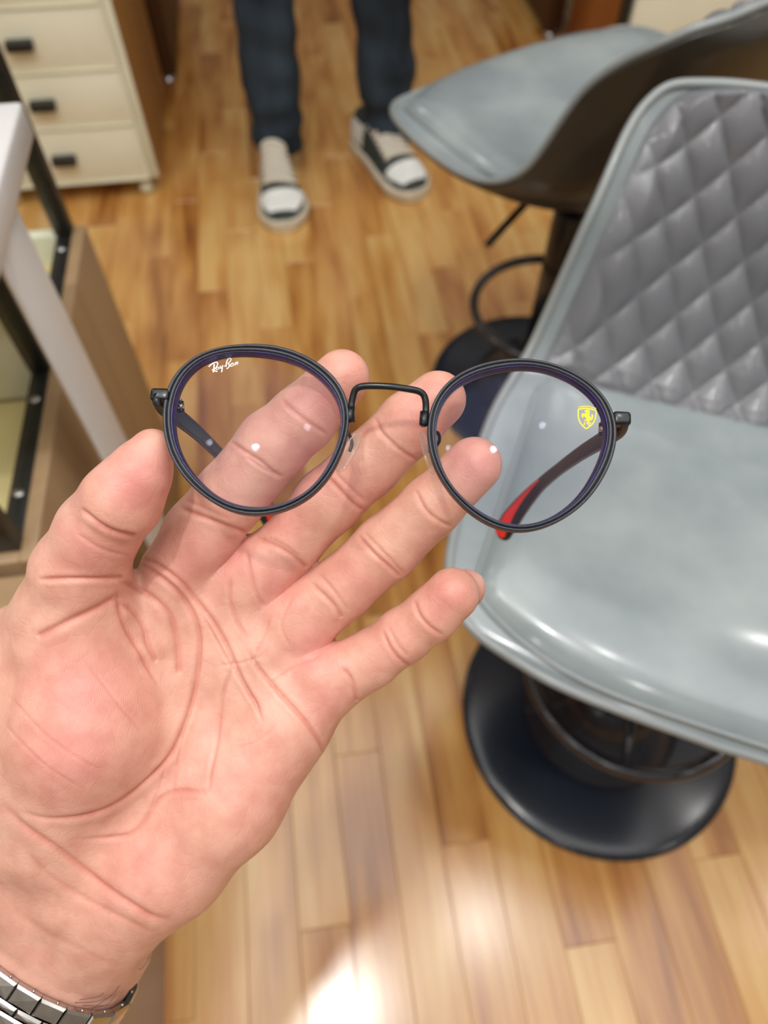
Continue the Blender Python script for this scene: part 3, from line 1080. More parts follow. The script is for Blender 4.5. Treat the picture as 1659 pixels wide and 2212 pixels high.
def poly_dist(pts):
    P = catmull(np.array(pts, float), 6)
    bb0, bb1 = P.min(0) - 40, P.max(0) + 40
    m = np.where(((UV > bb0) & (UV < bb1)).all(1) & (facing > 0))[0]
    best = np.full(len(m), 1e9); tt = np.zeros(len(m)); side = np.zeros(len(m))
    n = len(P) - 1
    for i in range(n):
        a, b = P[i], P[i + 1]
        ab = b - a
        t = np.clip(((UV[m] - a) @ ab) / (ab @ ab + 1e-9), 0, 1)
        q = UV[m] - (a + t[:, None] * ab)
        d = np.sqrt((q ** 2).sum(1))
        k = d < best
        best[k] = d[k]; tt[k] = (i + t[k]) / n
    return m, best, tt


CREASES = [  # points, width px, depth mm
    ([(176, 1098), (203, 1121), (227, 1138), (256, 1150), (296, 1158)], 4.5, 1.0, 1),
    ([(165, 1150), (207, 1179), (241, 1193), (286, 1202)], 4, 0.25, 0),
    ([(80, 1252), (145, 1250), (207, 1250), (268, 1247)], 4.5, 0.75, 1),
    ([(256, 1284), (227, 1304), (193, 1321), (145, 1343), (80, 1376)], 7, 0.7, 1),
    ([(284, 1207), (318, 1227), (347, 1246), (386, 1280), (410, 1314), (424, 1362), (427, 1410), (424, 1460), (416, 1510), (395, 1575), (366, 1633), (313, 1686), (241, 1739), (169, 1763), (96, 1766), (40, 1750)], 5, 0.85, 0),
    ([(256, 1256), (289, 1266), (328, 1290), (366, 1328), (381, 1386), (386, 1459)], 6, 0.7, 1),
    ([(256, 1304), (284, 1319), (309, 1353), (318, 1391), (338, 1430)], 5, 0.55, 1),
    ([(253, 1270), (256, 1314), (263, 1343), (289, 1391), (313, 1434), (342, 1483)], 5, 0.6, 0),
    ([(285, 1205), (328, 1213), (366, 1237), (400, 1266), (429, 1304), (458, 1343), (487, 1391), (506, 1434), (530, 1489), (550, 1522), (561, 1566)], 4.5, 0.75, 0),
    ([(535, 1189), (540, 1227), (554, 1280), (569, 1309)], 4, 0.4, 0),
    ([(499, 1245), (497, 1295), (511, 1338), (534, 1380)], 4, 0.45, 0),
    ([(424, 1310), (454, 1364), (483, 1415), (509, 1457), (542, 1512), (563, 1559)], 3.5, 0.4, 0),
    ([(530, 1400), (564, 1450), (598, 1489), (627, 1522), (665, 1566), (694, 1609), (702, 1634)], 4.5, 0.7, 0),
    ([(505, 1420), (497, 1450), (477, 1498), (468, 1546), (463, 1604), (453, 1667), (451, 1712)], 4, 0.45, 0),
    ([(448, 1713), (410, 1708), (376, 1710), (347, 1725), (328, 1749), (309, 1778), (280, 1802), (231, 1809), (160, 1814)], 4.5, 0.5, 0),
    ([(395, 1575), (384, 1650), (372, 1715)], 3, 0.25, 0),
    ([(360, 1640), (345, 1700), (322, 1755)], 3, 0.25, 0),
    ([(5, 1735), (58, 1788), (121, 1831), (183, 1879), (231, 1918), (280, 1951), (328, 1980), (372, 1988)], 7, 0.75, 0),
    ([(48, 1826), (96, 1884), (169, 1932), (241, 1971), (289, 1995), (336, 2020)], 7, 0.3, 0),
    ([(20, 1960), (90, 2010), (160, 2045), (230, 2080), (290, 2090)], 8, 0.18, 0),
    ([(388, 1097), (419, 1109), (458, 1123), (501, 1138), (532, 1148)], 4.5, 0.65, 1),
    ([(400, 1080), (450, 1102), (500, 1122)], 4, 0.2, 0),
    ([(493, 950), (530, 976), (563, 997), (589, 1018), (612, 1032)], 4, 0.5, 0),
    ([(530, 985), (550, 1000), (576, 1016), (608, 1032)], 3.5, 0.3, 0),
    ([(604, 860), (639, 892), (673, 917), (709, 940)], 4, 0.45, 0),
    ([(809, 900), (825, 934), (850, 959), (876, 980), (905, 996)], 4, 0.45, 0),
    ([(695, 1025), (707, 1031), (736, 1061), (766, 1090), (790, 1105)], 4, 0.5, 0),
    ([(722, 1020), (752, 1050), (790, 1085)], 3.5, 0.25, 0),
    ([(552, 1160), (597, 1179), (631, 1200), (662, 1226)], 4.5, 0.6, 1),
    ([(575, 1160), (615, 1178), (650, 1205)], 3.5, 0.25, 0),
    ([(896, 1055), (918, 1099), (947, 1124), (977, 1138)], 4, 0.45, 0),
    ([(772, 1155), (808, 1196), (842, 1225), (866, 1247)], 4, 0.5, 0),
    ([(786, 1150), (825, 1190), (874, 1242)], 3.5, 0.3, 0),
    ([(672, 1258), (698, 1284), (724, 1310), (738, 1335)], 4.5, 0.5, 1),
    ([(690, 1240), (720, 1275), (752, 1318)], 3.5, 0.25, 0),
    ([(895, 1296), (905, 1326), (926, 1352), (958, 1374)], 4, 0.5, 0),
    ([(825, 1360), (842, 1398), (863, 1424), (888, 1442)], 4, 0.45, 0),
    ([(838, 1352), (858, 1392), (882, 1418)], 3.5, 0.25, 0),
    ([(736, 1440), (758, 1466), (766, 1491), (771, 1515)], 4.5, 0.5, 1),
    ([(20, 1500), (120, 1600), (220, 1660)], 3, 0.15, 0),
    ([(10, 1560), (90, 1640), (180, 1700)], 3, 0.15, 0),
    ([(180, 1420), (250, 1520), (300, 1580)], 3, 0.15, 0),
    ([(590, 1330), (560, 1400), (540, 1440)], 3, 0.25, 0),
    ([(470, 1440), (520, 1432), (570, 1415)], 3, 0.2, 0),
    ([(640, 1290), (610, 1350), (630, 1400)], 3, 0.2, 0),
    ([(580, 1480), (640, 1440), (700, 1420)], 3, 0.2, 0),
    ([(500, 1620), (560, 1600), (600, 1560)], 3, 0.15, 0),
]
disp = np.zeros(nV); red = np.zeros(nV)
for pts, w, dep, deepend in CREASES:
    m, d, t = poly_dist(pts)
    taper = np.clip(np.minimum(t / 0.15, (1 - t) / (0.04 if deepend else 0.15)), 0, 1)
    prof = np.exp(-(d / w) ** 2) - 0.22 * np.exp(-((d - 2.7 * w) / (1.5 * w)) ** 2)
    disp[m] -= dep * prof * taper * front[m]
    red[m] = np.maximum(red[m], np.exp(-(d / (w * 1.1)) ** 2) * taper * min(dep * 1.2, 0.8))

# soft mounds and hollows of the palm (px centre, radius px, height mm)
for cx, cy, rr, hh in [(520, 1560, 110, -2.6), (440, 1370, 75, -1.8), (600, 1300, 60, 1.9), (490, 1190, 60, 1.5), (690, 1420, 60, 1.6), (200, 1560, 150, 2.4), (345, 1400, 26, 1.0), (300, 1410, 20, 0.7), (265, 1330, 20, 0.6), (360, 1480, 30, 0.7), (420, 1215, 40, 0.8), (560, 1400, 45, 0.8),
                       (450, 1840, 90, 0.8), (235, 1075, 60, 0.6), (750, 810, 45, 0.5), (960, 870, 40, 0.5), (1030, 1010, 42, 0.6), (975, 1275, 38, 0.8)]:
    disp += hh * np.exp(-((UV[:, 0] - cx) ** 2 + (UV[:, 1] - cy) ** 2) / rr ** 2) * front
HV2 = HV + HN * disp[:, None]

# skin tone: pinker pads and mounds, paler hollows, warmer wrist
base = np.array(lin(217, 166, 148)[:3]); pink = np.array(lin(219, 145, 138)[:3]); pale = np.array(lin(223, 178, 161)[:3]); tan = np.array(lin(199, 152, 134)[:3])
wp = np.zeros(nV); wl = np.zeros(nV)
for cx, cy, rr, a in [(300, 1040, 90, .9), (700, 860, 55, .8), (760, 790, 60, .5), (910, 900, 60, .7), (970, 850, 50, .5), (1030, 1000, 60, .6), (960, 1290, 55, .8), (600, 1260, 70, .7), (500, 1200, 70, .8),
                      (420, 1210, 70, .7), (680, 1400, 70, .8), (700, 1520, 60, .6), (180, 1500, 130, .8), (150, 1620, 110, .9), (400, 1700, 110, .3), (300, 1870, 110, .5), (560, 1700, 110, .4), (190, 1190, 90, .6),
                      (700, 1010, 60, .5), (760, 1060, 50, .6), (620, 1130, 50, .6), (760, 1240, 60, .5), (850, 1390, 50, .5), (250, 1950, 80, .3), (60, 2040, 80, .4)]:
    wp = np.maximum(wp, 0.82 * a * np.exp(-((UV[:, 0] - cx) ** 2 + (UV[:, 1] - cy) ** 2) / rr ** 2))
for cx, cy, rr, a in [(520, 1480, 110, .6), (80, 1180, 60, .6), (60, 1330, 70, .5), (560, 1060, 50, .4), (140, 1100, 50, .7), (480, 1620, 90, .5), (20, 1800, 80, .6), (880, 1130, 50, .4)]:
    wl = np.maximum(wl, a * np.exp(-((UV[:, 0] - cx) ** 2 + (UV[:, 1] - cy) ** 2) / rr ** 2))
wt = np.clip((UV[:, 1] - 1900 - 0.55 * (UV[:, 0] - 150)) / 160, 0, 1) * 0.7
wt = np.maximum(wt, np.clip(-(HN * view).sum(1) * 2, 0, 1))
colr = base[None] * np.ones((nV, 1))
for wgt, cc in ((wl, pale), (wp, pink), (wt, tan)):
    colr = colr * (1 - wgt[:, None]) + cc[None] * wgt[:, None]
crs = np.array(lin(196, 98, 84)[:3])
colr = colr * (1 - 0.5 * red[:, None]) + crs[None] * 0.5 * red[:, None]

# friction ridge direction field: concentric about pads, sweeping over the palm
ridge = np.zeros(nV); rw = np.zeros(nV)
spacing = 4.1
XY = HV[:, :2] / np.abs(HV[:, 2:3]) * 240.0 / 1.0     # mm at arm's depth
sp = 0.56
def ring_phase(cx, cy, st, ang):
    c = pc(cx, cy, 240)[:2]
    q = XY - c
    ca, sa = math.cos(ang), math.sin(ang)
    a = q[:, 0] * ca + q[:, 1] * sa; b = -q[:, 0] * sa + q[:, 1] * ca
    return np.sqrt(a * a + (b * st) ** 2) * 2 * math.pi / sp
ridge[:] = ring_phase(-420, 1150, 0.7, 0.5)
for nm, ch in FINGERS.items():
    a, b = ch[0], ch[2]
    ang = math.atan2(-(a[1] - b[1]), a[0] - b[0])
    ph = ring_phase(b[0] * 3.6 - a[0] * 2.6, b[1] * 3.6 - a[1] * 2.6, 0.8, ang)
    pts = np.array([pc(j[0], j[1], 240)[:2] for j in ch[:4]])
    d = np.full(nV, 1e9)
    for u, v_ in zip(pts[:-1], pts[1:]):
        ab = v_ - u
        t = np.clip(((XY - u) @ ab) / (ab @ ab), 0, 1)
        d = np.minimum(d, np.sqrt(((XY - (u + t[:, None] * ab)) ** 2).sum(1)))
    k = d < (13.5 if nm == 'thumb' else 11.0)
    ridge[k] = ph[k]
rw = 0.42 * np.clip(facing * 2 - 0.25, 0, 1) * (1 - np.clip((UV[:, 1] - 1880 - 0.55 * (UV[:, 0] - 200)) / 90, 0, 1))

hand_loc = c2w(pc(300, 1500, 250))
hand = thing('hand', 'bare left hand held palm up, holding the black round glasses between thumb and fingers', 'hand', hand_loc)
WV = c2w(HV2) - hand_loc
ev.vertices.foreach_set('co', WV.ravel())
ev.materials.append(M_SKIN)
ev.polygons.foreach_set('use_smooth', [True] * len(ev.polygons))
ca = ev.color_attributes.new('skin_tone', 'FLOAT_COLOR', 'POINT')
ca.data.foreach_set('color', np.c_[np.clip(colr, 0, 1), np.ones(nV)].ravel())
for nm, arr in (('ridge_phase', ridge), ('ridge_weight', rw)):
    a_ = ev.attributes.new(nm, 'FLOAT', 'POINT')
    a_.data.foreach_set('value', arr)
ev.update()
hb = bpy.data.objects.new('palm_and_fingers', ev)
COL.objects.link(hb); hb.parent = hand

# fingernails on the far side, only the little one's rim is seen
M_NAIL = mat('nail', lin(232, 190, 176), 0.25)
for nm, ch in FINGERS.items():
    a, b = cj(ch[0]), cj(ch[1])
    ax = a[0] - b[0]; ax /= np.linalg.norm(ax)
    nrm = np.array([0, 0, -1.0]); nrm -= (nrm @ ax) * ax; nrm /= np.linalg.norm(nrm)
    if nm == 'little':
        nrm = nrm * 0.88 + np.cross(ax, nrm) * (0.47 if np.cross(ax, nrm)[0] > 0 else -0.47); nrm /= np.linalg.norm(nrm)
    if nm == 'thumb':
        nrm = nrm * 0.9 + np.cross(ax, nrm) * (-0.43 if np.cross(ax, nrm)[0] > 0 else 0.43); nrm /= np.linalg.norm(nrm)
    sd = np.cross(ax, nrm)
    R_ = a[1]
    P = []
    for u in np.linspace(-0.55, 1.04 if nm == 'little' else 0.62, 10):
        row = []
        for th in np.linspace(-0.8, 0.8, 11):
            wv = math.cos(th)
            taper = 1.0 if u < 0.6 else math.sqrt(max(0.02, 1 - ((u - 0.6) / 0.55) ** 2))
            q = a[0] + ax * R_ * u * (0.98 - 0.12 * abs(th)) + R_ * (0.99 if u < .5 else 0.99 - 0.25 * (u - .5)) * (nrm * math.cos(th * taper) + sd * math.sin(th * taper))
            row.append(q)
        P.append(row)
    P = np.array(P)
    vv, ff = grid_mesh(P)
    cen_ = a[0]
    v2 = vv + (vv - cen_) / np.linalg.norm(vv - cen_, axis=1)[:, None] * 0.35
    V_, F_ = merge([(c2w(v2), ff), (c2w(vv), [f[::-1] for f in ff])])
    obj('fingernail', V_, F_, M_NAIL, hand, loc=hand_loc)

# a few dark hairs at the wrist
M_HAIR = mat('hair', lin(52, 34, 28), 0.6)
hair = []
for s, m_, e in [((172, 2160), (215, 2152), (226, 2138)), ((162, 2166), (215, 2162), (262, 2140)), ((178, 2172), (240, 2170), (268, 2138)), ((190, 2178), (235, 2168), (255, 2130)),
                 ((195, 2182), (240, 2150), (262, 2125)), ((205, 2185), (238, 2176), (258, 2158)), ((300, 2095), (308, 2090), (317, 2080)), ((138, 2156), (150, 2148), (164, 2142))]:
    p = np.array([pc(*q, 244.0 + 0.06 * max(q[0] - 180, 0)) for q in (s, m_, e)])
    hair.append(tube_vf(catmull(p, 5), np.linspace(0.10, 0.04, 11), 4))
V_, F_ = merge(hair)
o = obj('arm_hair', c2w(np.array(V_)), F_, M_HAIR, hand, loc=hand_loc)
o['kind'] = 'stuff'

# ------------------------------------------------------------------ the glasses
M_RIM = noise_colour(mat('matt_black_rim', rough=0.42, spec=0.6), lin(34, 38, 46), lin(46, 50, 60), 900)
M_RIMG = noise_colour(mat('black_satin_metal', rough=0.22, spec=0.45), lin(14, 20, 24), lin(20, 26, 31), 300)
M_INNER = noise_colour(mat('rim_groove_painted_reflection', rough=0.3, spec=0.6), lin(17, 15, 58), lin(26, 23, 92), 300)  # blue reflection from the lens edges, painted into the groove colour
M_TEMPLE = noise_colour(mat('dark_temple', rough=0.35), lin(24, 26, 32), lin(34, 35, 42), 300)
M_RED = noise_colour(mat('red_rubber', rough=0.5), lin(244, 48, 40), lin(250, 58, 48), 300)
M_LOGOW = mat('white_print', lin(248, 252, 252), 0.5)
M_LOGOY = mat('yellow_print', lin(246, 214, 28), 0.45)
M_SILV = noise_colour(mat('silver_metal', rough=0.25, metal=1.0), lin(206, 200, 190), lin(190, 184, 174), 300)


def lens_mat():
    m = bpy.data.materials.new('coated_lens')
    m.use_nodes = True
    t = m.node_tree
    for n in list(t.nodes):
        t.nodes.remove(n)
    out = t.nodes.new('ShaderNodeOutputMaterial')
    tr = t.nodes.new('ShaderNodeBsdfTransparent'); tr.inputs[0].default_value = (0.975, 0.97, 0.97, 1)
    gl = t.nodes.new('ShaderNodeBsdfGlossy'); gl.inputs['Roughness'].default_value = 0.5   # faint haze of the coating
    gl.inputs[0].default_value = (0.45, 0.52, 1.0, 1)
    mx = t.nodes.new('ShaderNodeMixShader')
    lw = t.nodes.new('ShaderNodeLayerWeight'); lw.inputs['Blend'].default_value = 0.5
    pw = t.nodes.new('ShaderNodeMath'); pw.operation = 'POWER'; pw.inputs[1].default_value = 3.0
    ml = t.nodes.new('ShaderNodeMath'); ml.operation = 'MULTIPLY_ADD'; ml.inputs[1].default_value = 0.5; ml.inputs[2].default_value = 0.007
    t.links.new(lw.outputs['Facing'], pw.inputs[0]); t.links.new(pw.outputs[0], ml.inputs[0])
    t.links.new(ml.outputs[0], mx.inputs[0])
    t.links.new(tr.outputs[0], mx.inputs[1]); t.links.new(gl.outputs[0], mx.inputs[2])
    sh = t.nodes.new('ShaderNodeBsdfGlossy'); sh.inputs['Roughness'].default_value = 0.03
    sh.inputs[0].default_value = (0.75, 0.78, 1.0, 1)
    m2 = t.nodes.new('ShaderNodeMixShader'); m2.inputs[0].default_value = 0.0014
    t.links.new(mx.outputs[0], m2.inputs[1]); t.links.new(sh.outputs[0], m2.inputs[2])
    t.links.new(m2.outputs[0], out.inputs[0])
    return m


M_LENS = lens_mat()
M_PAD = glass_mat('clear_silicone', (0.95, 0.95, 0.93), 0.10, 0.05)
_t = M_PAD.node_tree
_o = next(n for n in _t.nodes if n.type == 'OUTPUT_MATERIAL')
_src = _o.inputs[0].links[0].from_socket
_d = _t.nodes.new('ShaderNodeBsdfTranslucent'); _d.inputs[0].default_value = (0.9, 0.9, 0.86, 1)
_d2 = _t.nodes.new('ShaderNodeBsdfDiffuse'); _d2.inputs[0].default_value = (0.9, 0.9, 0.87, 1)
_m2 = _t.nodes.new('ShaderNodeMixShader'); _t.links.new(_d.outputs[0], _m2.inputs[1]); _t.links.new(_d2.outputs[0], _m2.inputs[2])
_m = _t.nodes.new('ShaderNodeMixShader'); _m.inputs[0].default_value = 0.12
_t.links.new(_src, _m.inputs[1]); _t.links.new(_m2.outputs[0], _m.inputs[2]); _t.links.new(_m.outputs[0], _o.inputs[0])

# frame plane: tipped so that its top leans away from the phone
G0 = pc(840, 935, 206)
GN = np.array([0.0, 0.20, 1.0]); GN /= np.linalg.norm(GN)
GX = np.array([1.0, -0.045, 0.0]); GX -= (GX @ GN) * GN; GX /= np.linalg.norm(GX)
GY = np.cross(GN, GX)


def onp(px, py, off=0.0):
    """meeting point of a sight line with the frame plane (raised by off mm) in frame mm"""
    r = pc(px, py, 1.0)
    t = ((G0 + off * GN) @ GN) / (r @ GN)
    q = r * t - G0
    return np.array([q @ GX, q @ GY, q @ GN])


def gl2c(q):
    q = np.asarray(q, float)
    return G0 + q[..., 0:1] * GX + q[..., 1:2] * GY + q[..., 2:3] * GN


glasses_loc = c2w(G0)
glasses = thing('eyeglasses', 'round black eyeglasses with red temple tips and yellow crest on one lens', 'eyeglasses', glasses_loc)


def gobj(name, Vg, F, m, parent=None, smooth=True):
    return obj(name, c2w(gl2c(Vg)), F, m, parent or glasses, smooth=smooth, loc=glasses_loc)


def closed_curve(px_pts, c, order=6, n=160):
    Q = np.array([onp(*p)[:2] for p in px_pts]) - c
    th = np.arctan2(Q[:, 1], Q[:, 0]); r = np.hypot(Q[:, 0], Q[:, 1])
    A = [np.ones_like(th)]
    for k in range(1, order + 1):
        A += [np.cos(k * th), np.sin(k * th)]
    A = np.array(A).T
    w = np.linalg.solve(A.T @ A + np.diag([0] + [0.02 * k for k in range(1, order + 1) for _ in (0, 1)]), A.T @ r)
    T = np.linspace(0, 2 * math.pi, n, endpoint=False)
    B = [np.ones_like(T)]
    for k in range(1, order + 1):
        B += [np.cos(k * T), np.sin(k * T)]
    R = np.array(B).T @ w
    return np.stack([R * np.cos(T), R * np.sin(T)], 1) + c


def crop(pts, s, ox, oy):
    return [(x / s + ox, y / s + oy) for x, y in pts]


OUT = [crop([(152, 600), (190, 400), (280, 265), (420, 180), (560, 140), (700, 128), (850, 135), (1000, 175), (1130, 235), (1230, 320), (1300, 410), (1343, 520), (1345, 640), (1320, 760), (1270, 890), (1200, 1000),
             (1100, 1100), (980, 1170), (850, 1215), (720, 1222), (600, 1200), (470, 1140), (350, 1050), (250, 930), (190, 810), (158, 700)], 2.9625, 300, 700),
       crop([(284, 560), (310, 440), (370, 330), (460, 250), (580, 190), (720, 158), (860, 152), (1000, 170), (1130, 215), (1250, 290), (1340, 375), (1395, 470), (1415, 580), (1405, 690), (1370, 800), (1310, 910), (1220, 1020),
             (1110, 1100), (1000, 1155), (880, 1185), (760, 1175), (640, 1135), (530, 1065), (430, 960), (360, 860), (310, 740), (288, 650)], 2.765, 820, 720)]
INN = [crop([(228, 650), (250, 450), (330, 310), (450, 225), (600, 195), (760, 195), (900, 215), (1050, 275), (1170, 360), (1250, 460), (1285, 580), (1280, 690), (1250, 800), (1190, 920), (1100, 1030), (1000, 1105), (880, 1150),
             (760, 1165), (640, 1150), (520, 1105), (400, 1010), (310, 890), (250, 780)], 2.9625, 300, 700),
       crop([(345, 560), (370, 440), (430, 350), (520, 285), (650, 235), (800, 212), (930, 212), (1060, 245), (1180, 310), (1280, 395), (1335, 490), (1345, 590), (1330, 700), (1290, 810), (1220, 920), (1120, 1030), (1000, 1105),
             (860, 1135), (740, 1120), (620, 1070), (520, 990), (430, 890), (370, 770), (345, 650)], 2.765, 820, 720)]
CENP = [(556, 928), (1128, 962)]
SPOT = [(553, 967), (1066, 970)]
LAMP_AIM = np.array([LAMP0[0], LAMP0[1], CEIL - 0.015])
NR = 160
LENS_S = []
for k in (0, 1):
    c = onp(*CENP[k])[:2]
    O = closed_curve(OUT[k], c); I = closed_curve(INN[k], c)
    # outer black rim with two ridges, swept section
    prof = [(0.02, -2.6), (0.0, -0.6), (0.03, 0.35), (0.12, 0.75), (0.26, 0.75), (0.34, 0.45), (0.37, -0.3), (0.42, -0.3), (0.45, 0.7), (0.52, 1.0), (0.64, 1.0), (0.71, 0.75), (0.735, 0.35)]
    P = np.array([[(*(O[i] + (I[i] - O[i]) * q), z) for q, z in prof] for i in range(NR)])
    m_ = len(prof)
    F = [(i * m_ + j, i * m_ + j + 1, ((i + 1) % NR) * m_ + j + 1, ((i + 1) % NR) * m_ + j) for i in range(NR) for j in range(m_ - 1)]
    F = [f[::-1] for f in F]
    V = P.reshape(-1, 3)
    rim = gobj('rim', V, F, M_RIM)
    prof2 = [(0.735, 0.3), (0.79, 0.42), (0.85, 0.3), (0.88, -0.1), (0.97, -0.9), (1.0, -2.4), (0.98, -2.6), (0.02, -2.6)]
    P = np.array([[(*(O[i] + (I[i] - O[i]) * q), z) for q, z in prof2] for i in range(NR)])
    m_ = len(prof2)
    F = [(i * m_ + j, i * m_ + j + 1, ((i + 1) % NR) * m_ + j + 1, ((i + 1) % NR) * m_ + j)[::-1] for i in range(NR) for j in range(m_ - 1)]
    gobj('inner_groove', P.reshape(-1, 3), F, M_INNER, rim)['label'] = 'inner groove of the rim, lens edge reflection put into its blue colour'
    # lens: a spherical shell whose curve mirrors the downlight where the photograph shows it
    RL = 105.0
    sp_c = gl2c(onp(*SPOT[k]))[0] if False else (G0 + onp(*SPOT[k]) @ np.array([GX, GY, GN]))
    vdir = -sp_c / np.linalg.norm(sp_c)
    ldir = w2c(LAMP_AIM) - sp_c; ldir /= np.linalg.norm(ldir)
    hv = vdir + ldir; hv /= np.linalg.norm(hv)
    hl = np.array([hv @ GX, hv @ GY, hv @ GN])
    sc = onp(*SPOT[k]) - RL * hl

    def lz(xy, R=RL, sc=sc):
        return sc[2] + np.sqrt(R * R - (xy[..., 0] - sc[0]) ** 2 - (xy[..., 1] - sc[1]) ** 2)
    B = O + (I - O) * 0.97
    shift = -1.4 - lz(B).mean()
    sc = sc + np.array([0, 0, shift])
    LENS_S.append((sc.copy(), RL))
    lzz = lambda xy, R=RL, sc=sc: sc[2] + np.sqrt(R * R - (xy[..., 0] - sc[0]) ** 2 - (xy[..., 1] - sc[1]) ** 2)
    print('lens tilt', k, hl, 'edge z', lzz(B).min(), lzz(B).max())
    fr = np.linspace(0, 1, 27)[1:]
    rings = [c + (B - c) * q for q in fr]
    V = [(c[0], c[1], lzz(c))] + [(p[0], p[1], lzz(p)) for rg in rings for p in rg]
    n1 = len(V)
    V += [(x, y, z - 1.5) for x, y, z in V]
    F = []
    for i in range(NR):
        j = (i + 1) % NR
        F.append((0, 1 + i, 1 + j)); F.append((n1, n1 + 1 + j, n1 + 1 + i))
        for r in range(len(fr) - 1):
            a, b = 1 + r * NR, 1 + (r + 1) * NR
            F.append((a + i, b + i, b + j, a + j)); F.append((n1 + a + j, n1 + b + j, n1 + b + i, n1 + a + i))
        e = 1 + (len(fr) - 1) * NR
        F.append((e + i, n1 + e + i, n1 + e + j, e + j))
    lens = gobj('lens', V, F, M_LENS)

    def print_path(pts, r, lens_z=lzz):
        """a flat printed stroke lying on the lens, in frame mm"""
        Q = np.array([onp(*p) for p in pts])
        Q[:, 2] = [lens_z(q) + 0.06 for q in Q]
        # correct the parallax of the raised surface
        for i, p in enumerate(pts):
            Q[i] = onp(p[0], p[1], Q[i, 2]); Q[i, 2] = lens_z(Q[i]) + 0.06
        return tube_vf(Q, r, 8, flat=0.25)

    if k == 0:
        cr = lambda pts: [(440.5 + x / 16.59, 758.5 + y / 16.59) for x, y in pts]
        strokes = [([(168, 552), (235, 480), (315, 425), (400, 388), (455, 392), (485, 430), (478, 490), (440, 560), (385, 640)], .22),
                   ([(362, 450), (356, 560), (345, 680), (332, 755)], .22), ([(285, 655), (340, 680), (410, 708), (480, 728)], .2),
                   ([(515, 580), (465, 572), (430, 610), (450, 652), (505, 640), (532, 565), (545, 625), (580, 630)], .15),
                   ([(575, 520), (588, 600), (632, 590), (655, 505)], .16), ([(655, 500), (652, 610), (642, 690), (628, 752)], .19),
                   ([(838, 310), (815, 370), (800, 450), (786, 560)], .2), ([(830, 325), (870, 262), (925, 240), (962, 268), (958, 320), (920, 375), (862, 425)], .19), ([(858, 425), (895, 462), (908, 510), (890, 562), (850, 605), (802, 632)], .19),
                   ([(1045, 420), (985, 440), (955, 505), (975, 545), (1025, 520), (1055, 425), (1060, 500), (1095, 505)], .15),
                   ([(1112, 400), (1122, 500), (1128, 440), (1165, 385), (1185, 420), (1188, 480), (1195, 420), (1215, 372), (1232, 440), (1250, 475)], .15)]
        pr = []
        for pts, r in strokes:
            pr.append(print_path(catmull(np.array(cr(pts)), 4), r))
        pr.append(print_path(cr([(712, 525), (738, 525)]), .24))
        V, F = merge(pr)
        gobj('lens_lettering', V, F, M_LOGOW, lens)['label'] = 'white script lettering printed on the lens'
    else:
        cr = lambda pts: [(1230 + x / 20.74, 865 + y / 20.74) for x, y in pts]
        pr = []
        for pts, r in [([(398, 400), (392, 620), (420, 850), (515, 1040), (640, 1180), (755, 1262), (880, 1190), (1020, 1070), (1130, 890), (1185, 660), (1197, 440)], .19),
                       ([(405, 392), (600, 366), (800, 358), (1000, 395), (1195, 445)], .22), ([(405, 292), (620, 275), (805, 255), (1000, 302), (1205, 360)], .13),
                       ([(722, 988), (675, 985), (650, 1020), (695, 1055), (680, 1095), (612, 1092)], .1),
                       ([(985, 1012), (900, 1008), (845, 1035), (832, 1090), (872, 1112), (918, 1085), (922, 1020)], .1)]:
            pr.append(print_path(catmull(np.array(cr(pts)), 4), r))
        horse = cr([(668, 490), (700, 515), (742, 520), (735, 552), (705, 585), (650, 600), (595, 572), (558, 605), (530, 670), (545, 730), (600, 788), (638, 770), (605, 735), (595, 700), (620, 705), (690, 740), (745, 805),
                    (768, 880), (740, 885), (680, 865), (648, 885), (700, 912), (770, 925), (812, 950), (780, 990), (752, 1032), (788, 1048), (840, 1000), (890, 960), (885, 920), (920, 890), (962, 912), (1005, 870), (1042, 820),
                    (1062, 740), (1056, 650), (1020, 613), (985, 640), (975, 720), (985, 795), (950, 760), (900, 700), (885, 660), (912, 560), (905, 480), (870, 430), (800, 412), (738, 428), (690, 455)])
        Q = np.array([onp(*p) for p in horse])
        for i, p in enumerate(horse):
            Q[i, 2] = lzz(Q[i]) + 0.05
            Q[i] = onp(p[0], p[1], Q[i, 2]); Q[i, 2] = lzz(Q[i]) + 0.05
        n = len(Q)
        Vh = np.concatenate([Q, Q + [0, 0, 0.05]])
        Fh = [tuple(range(n, 2 * n))] + [(i, (i + 1) % n, n + (i + 1) % n, n + i) for i in range(n)]
        from mathutils.geometry import tessellate_polygon
        tri = tessellate_polygon([[Vector((q[0], q[1], 0)) for q in Q]])
        Fh = [tuple(n + i for i in t) for t in tri] + Fh[1:]
        pr.append((Vh, Fh))
        V, F = merge(pr)
        gobj('lens_crest', V, F, M_LOGOY, lens, smooth=False)['label'] = 'yellow shield crest with rearing horse printed on the lens'

# bridge
bp_ = [(760, 912, -0.6), (759, 880, -0.6), (763, 855, 0.2), (770, 840, 1.0), (790, 834, 1.6), (840, 835, 2.0), (885, 841, 1.7), (908, 847, 1.1), (918, 860, 0.4), (920, 885, -0.5), (917, 915, -0.6)]
Q = np.array([onp(x, y, z) for x, y, z in bp_])
V, F = tube_vf(catmull(Q, 6), 1.0, 12, flat=0.85)
gobj('bridge', V, F, M_RIMG)
for (x0, y0, x1, y1) in ((757, 880, 756, 908), (917, 890, 915, 918)):
    a, b = onp(x0, y0, -0.6), onp(x1, y1, -0.6)
    V, F = tube_vf(np.array([a + (a - b) * 0.05, a, b, b + (b - a) * 0.12]), [0.6, 1.35, 1.35, 0.7], 12)
    gobj('bridge_mount', V, F, M_RIMG)

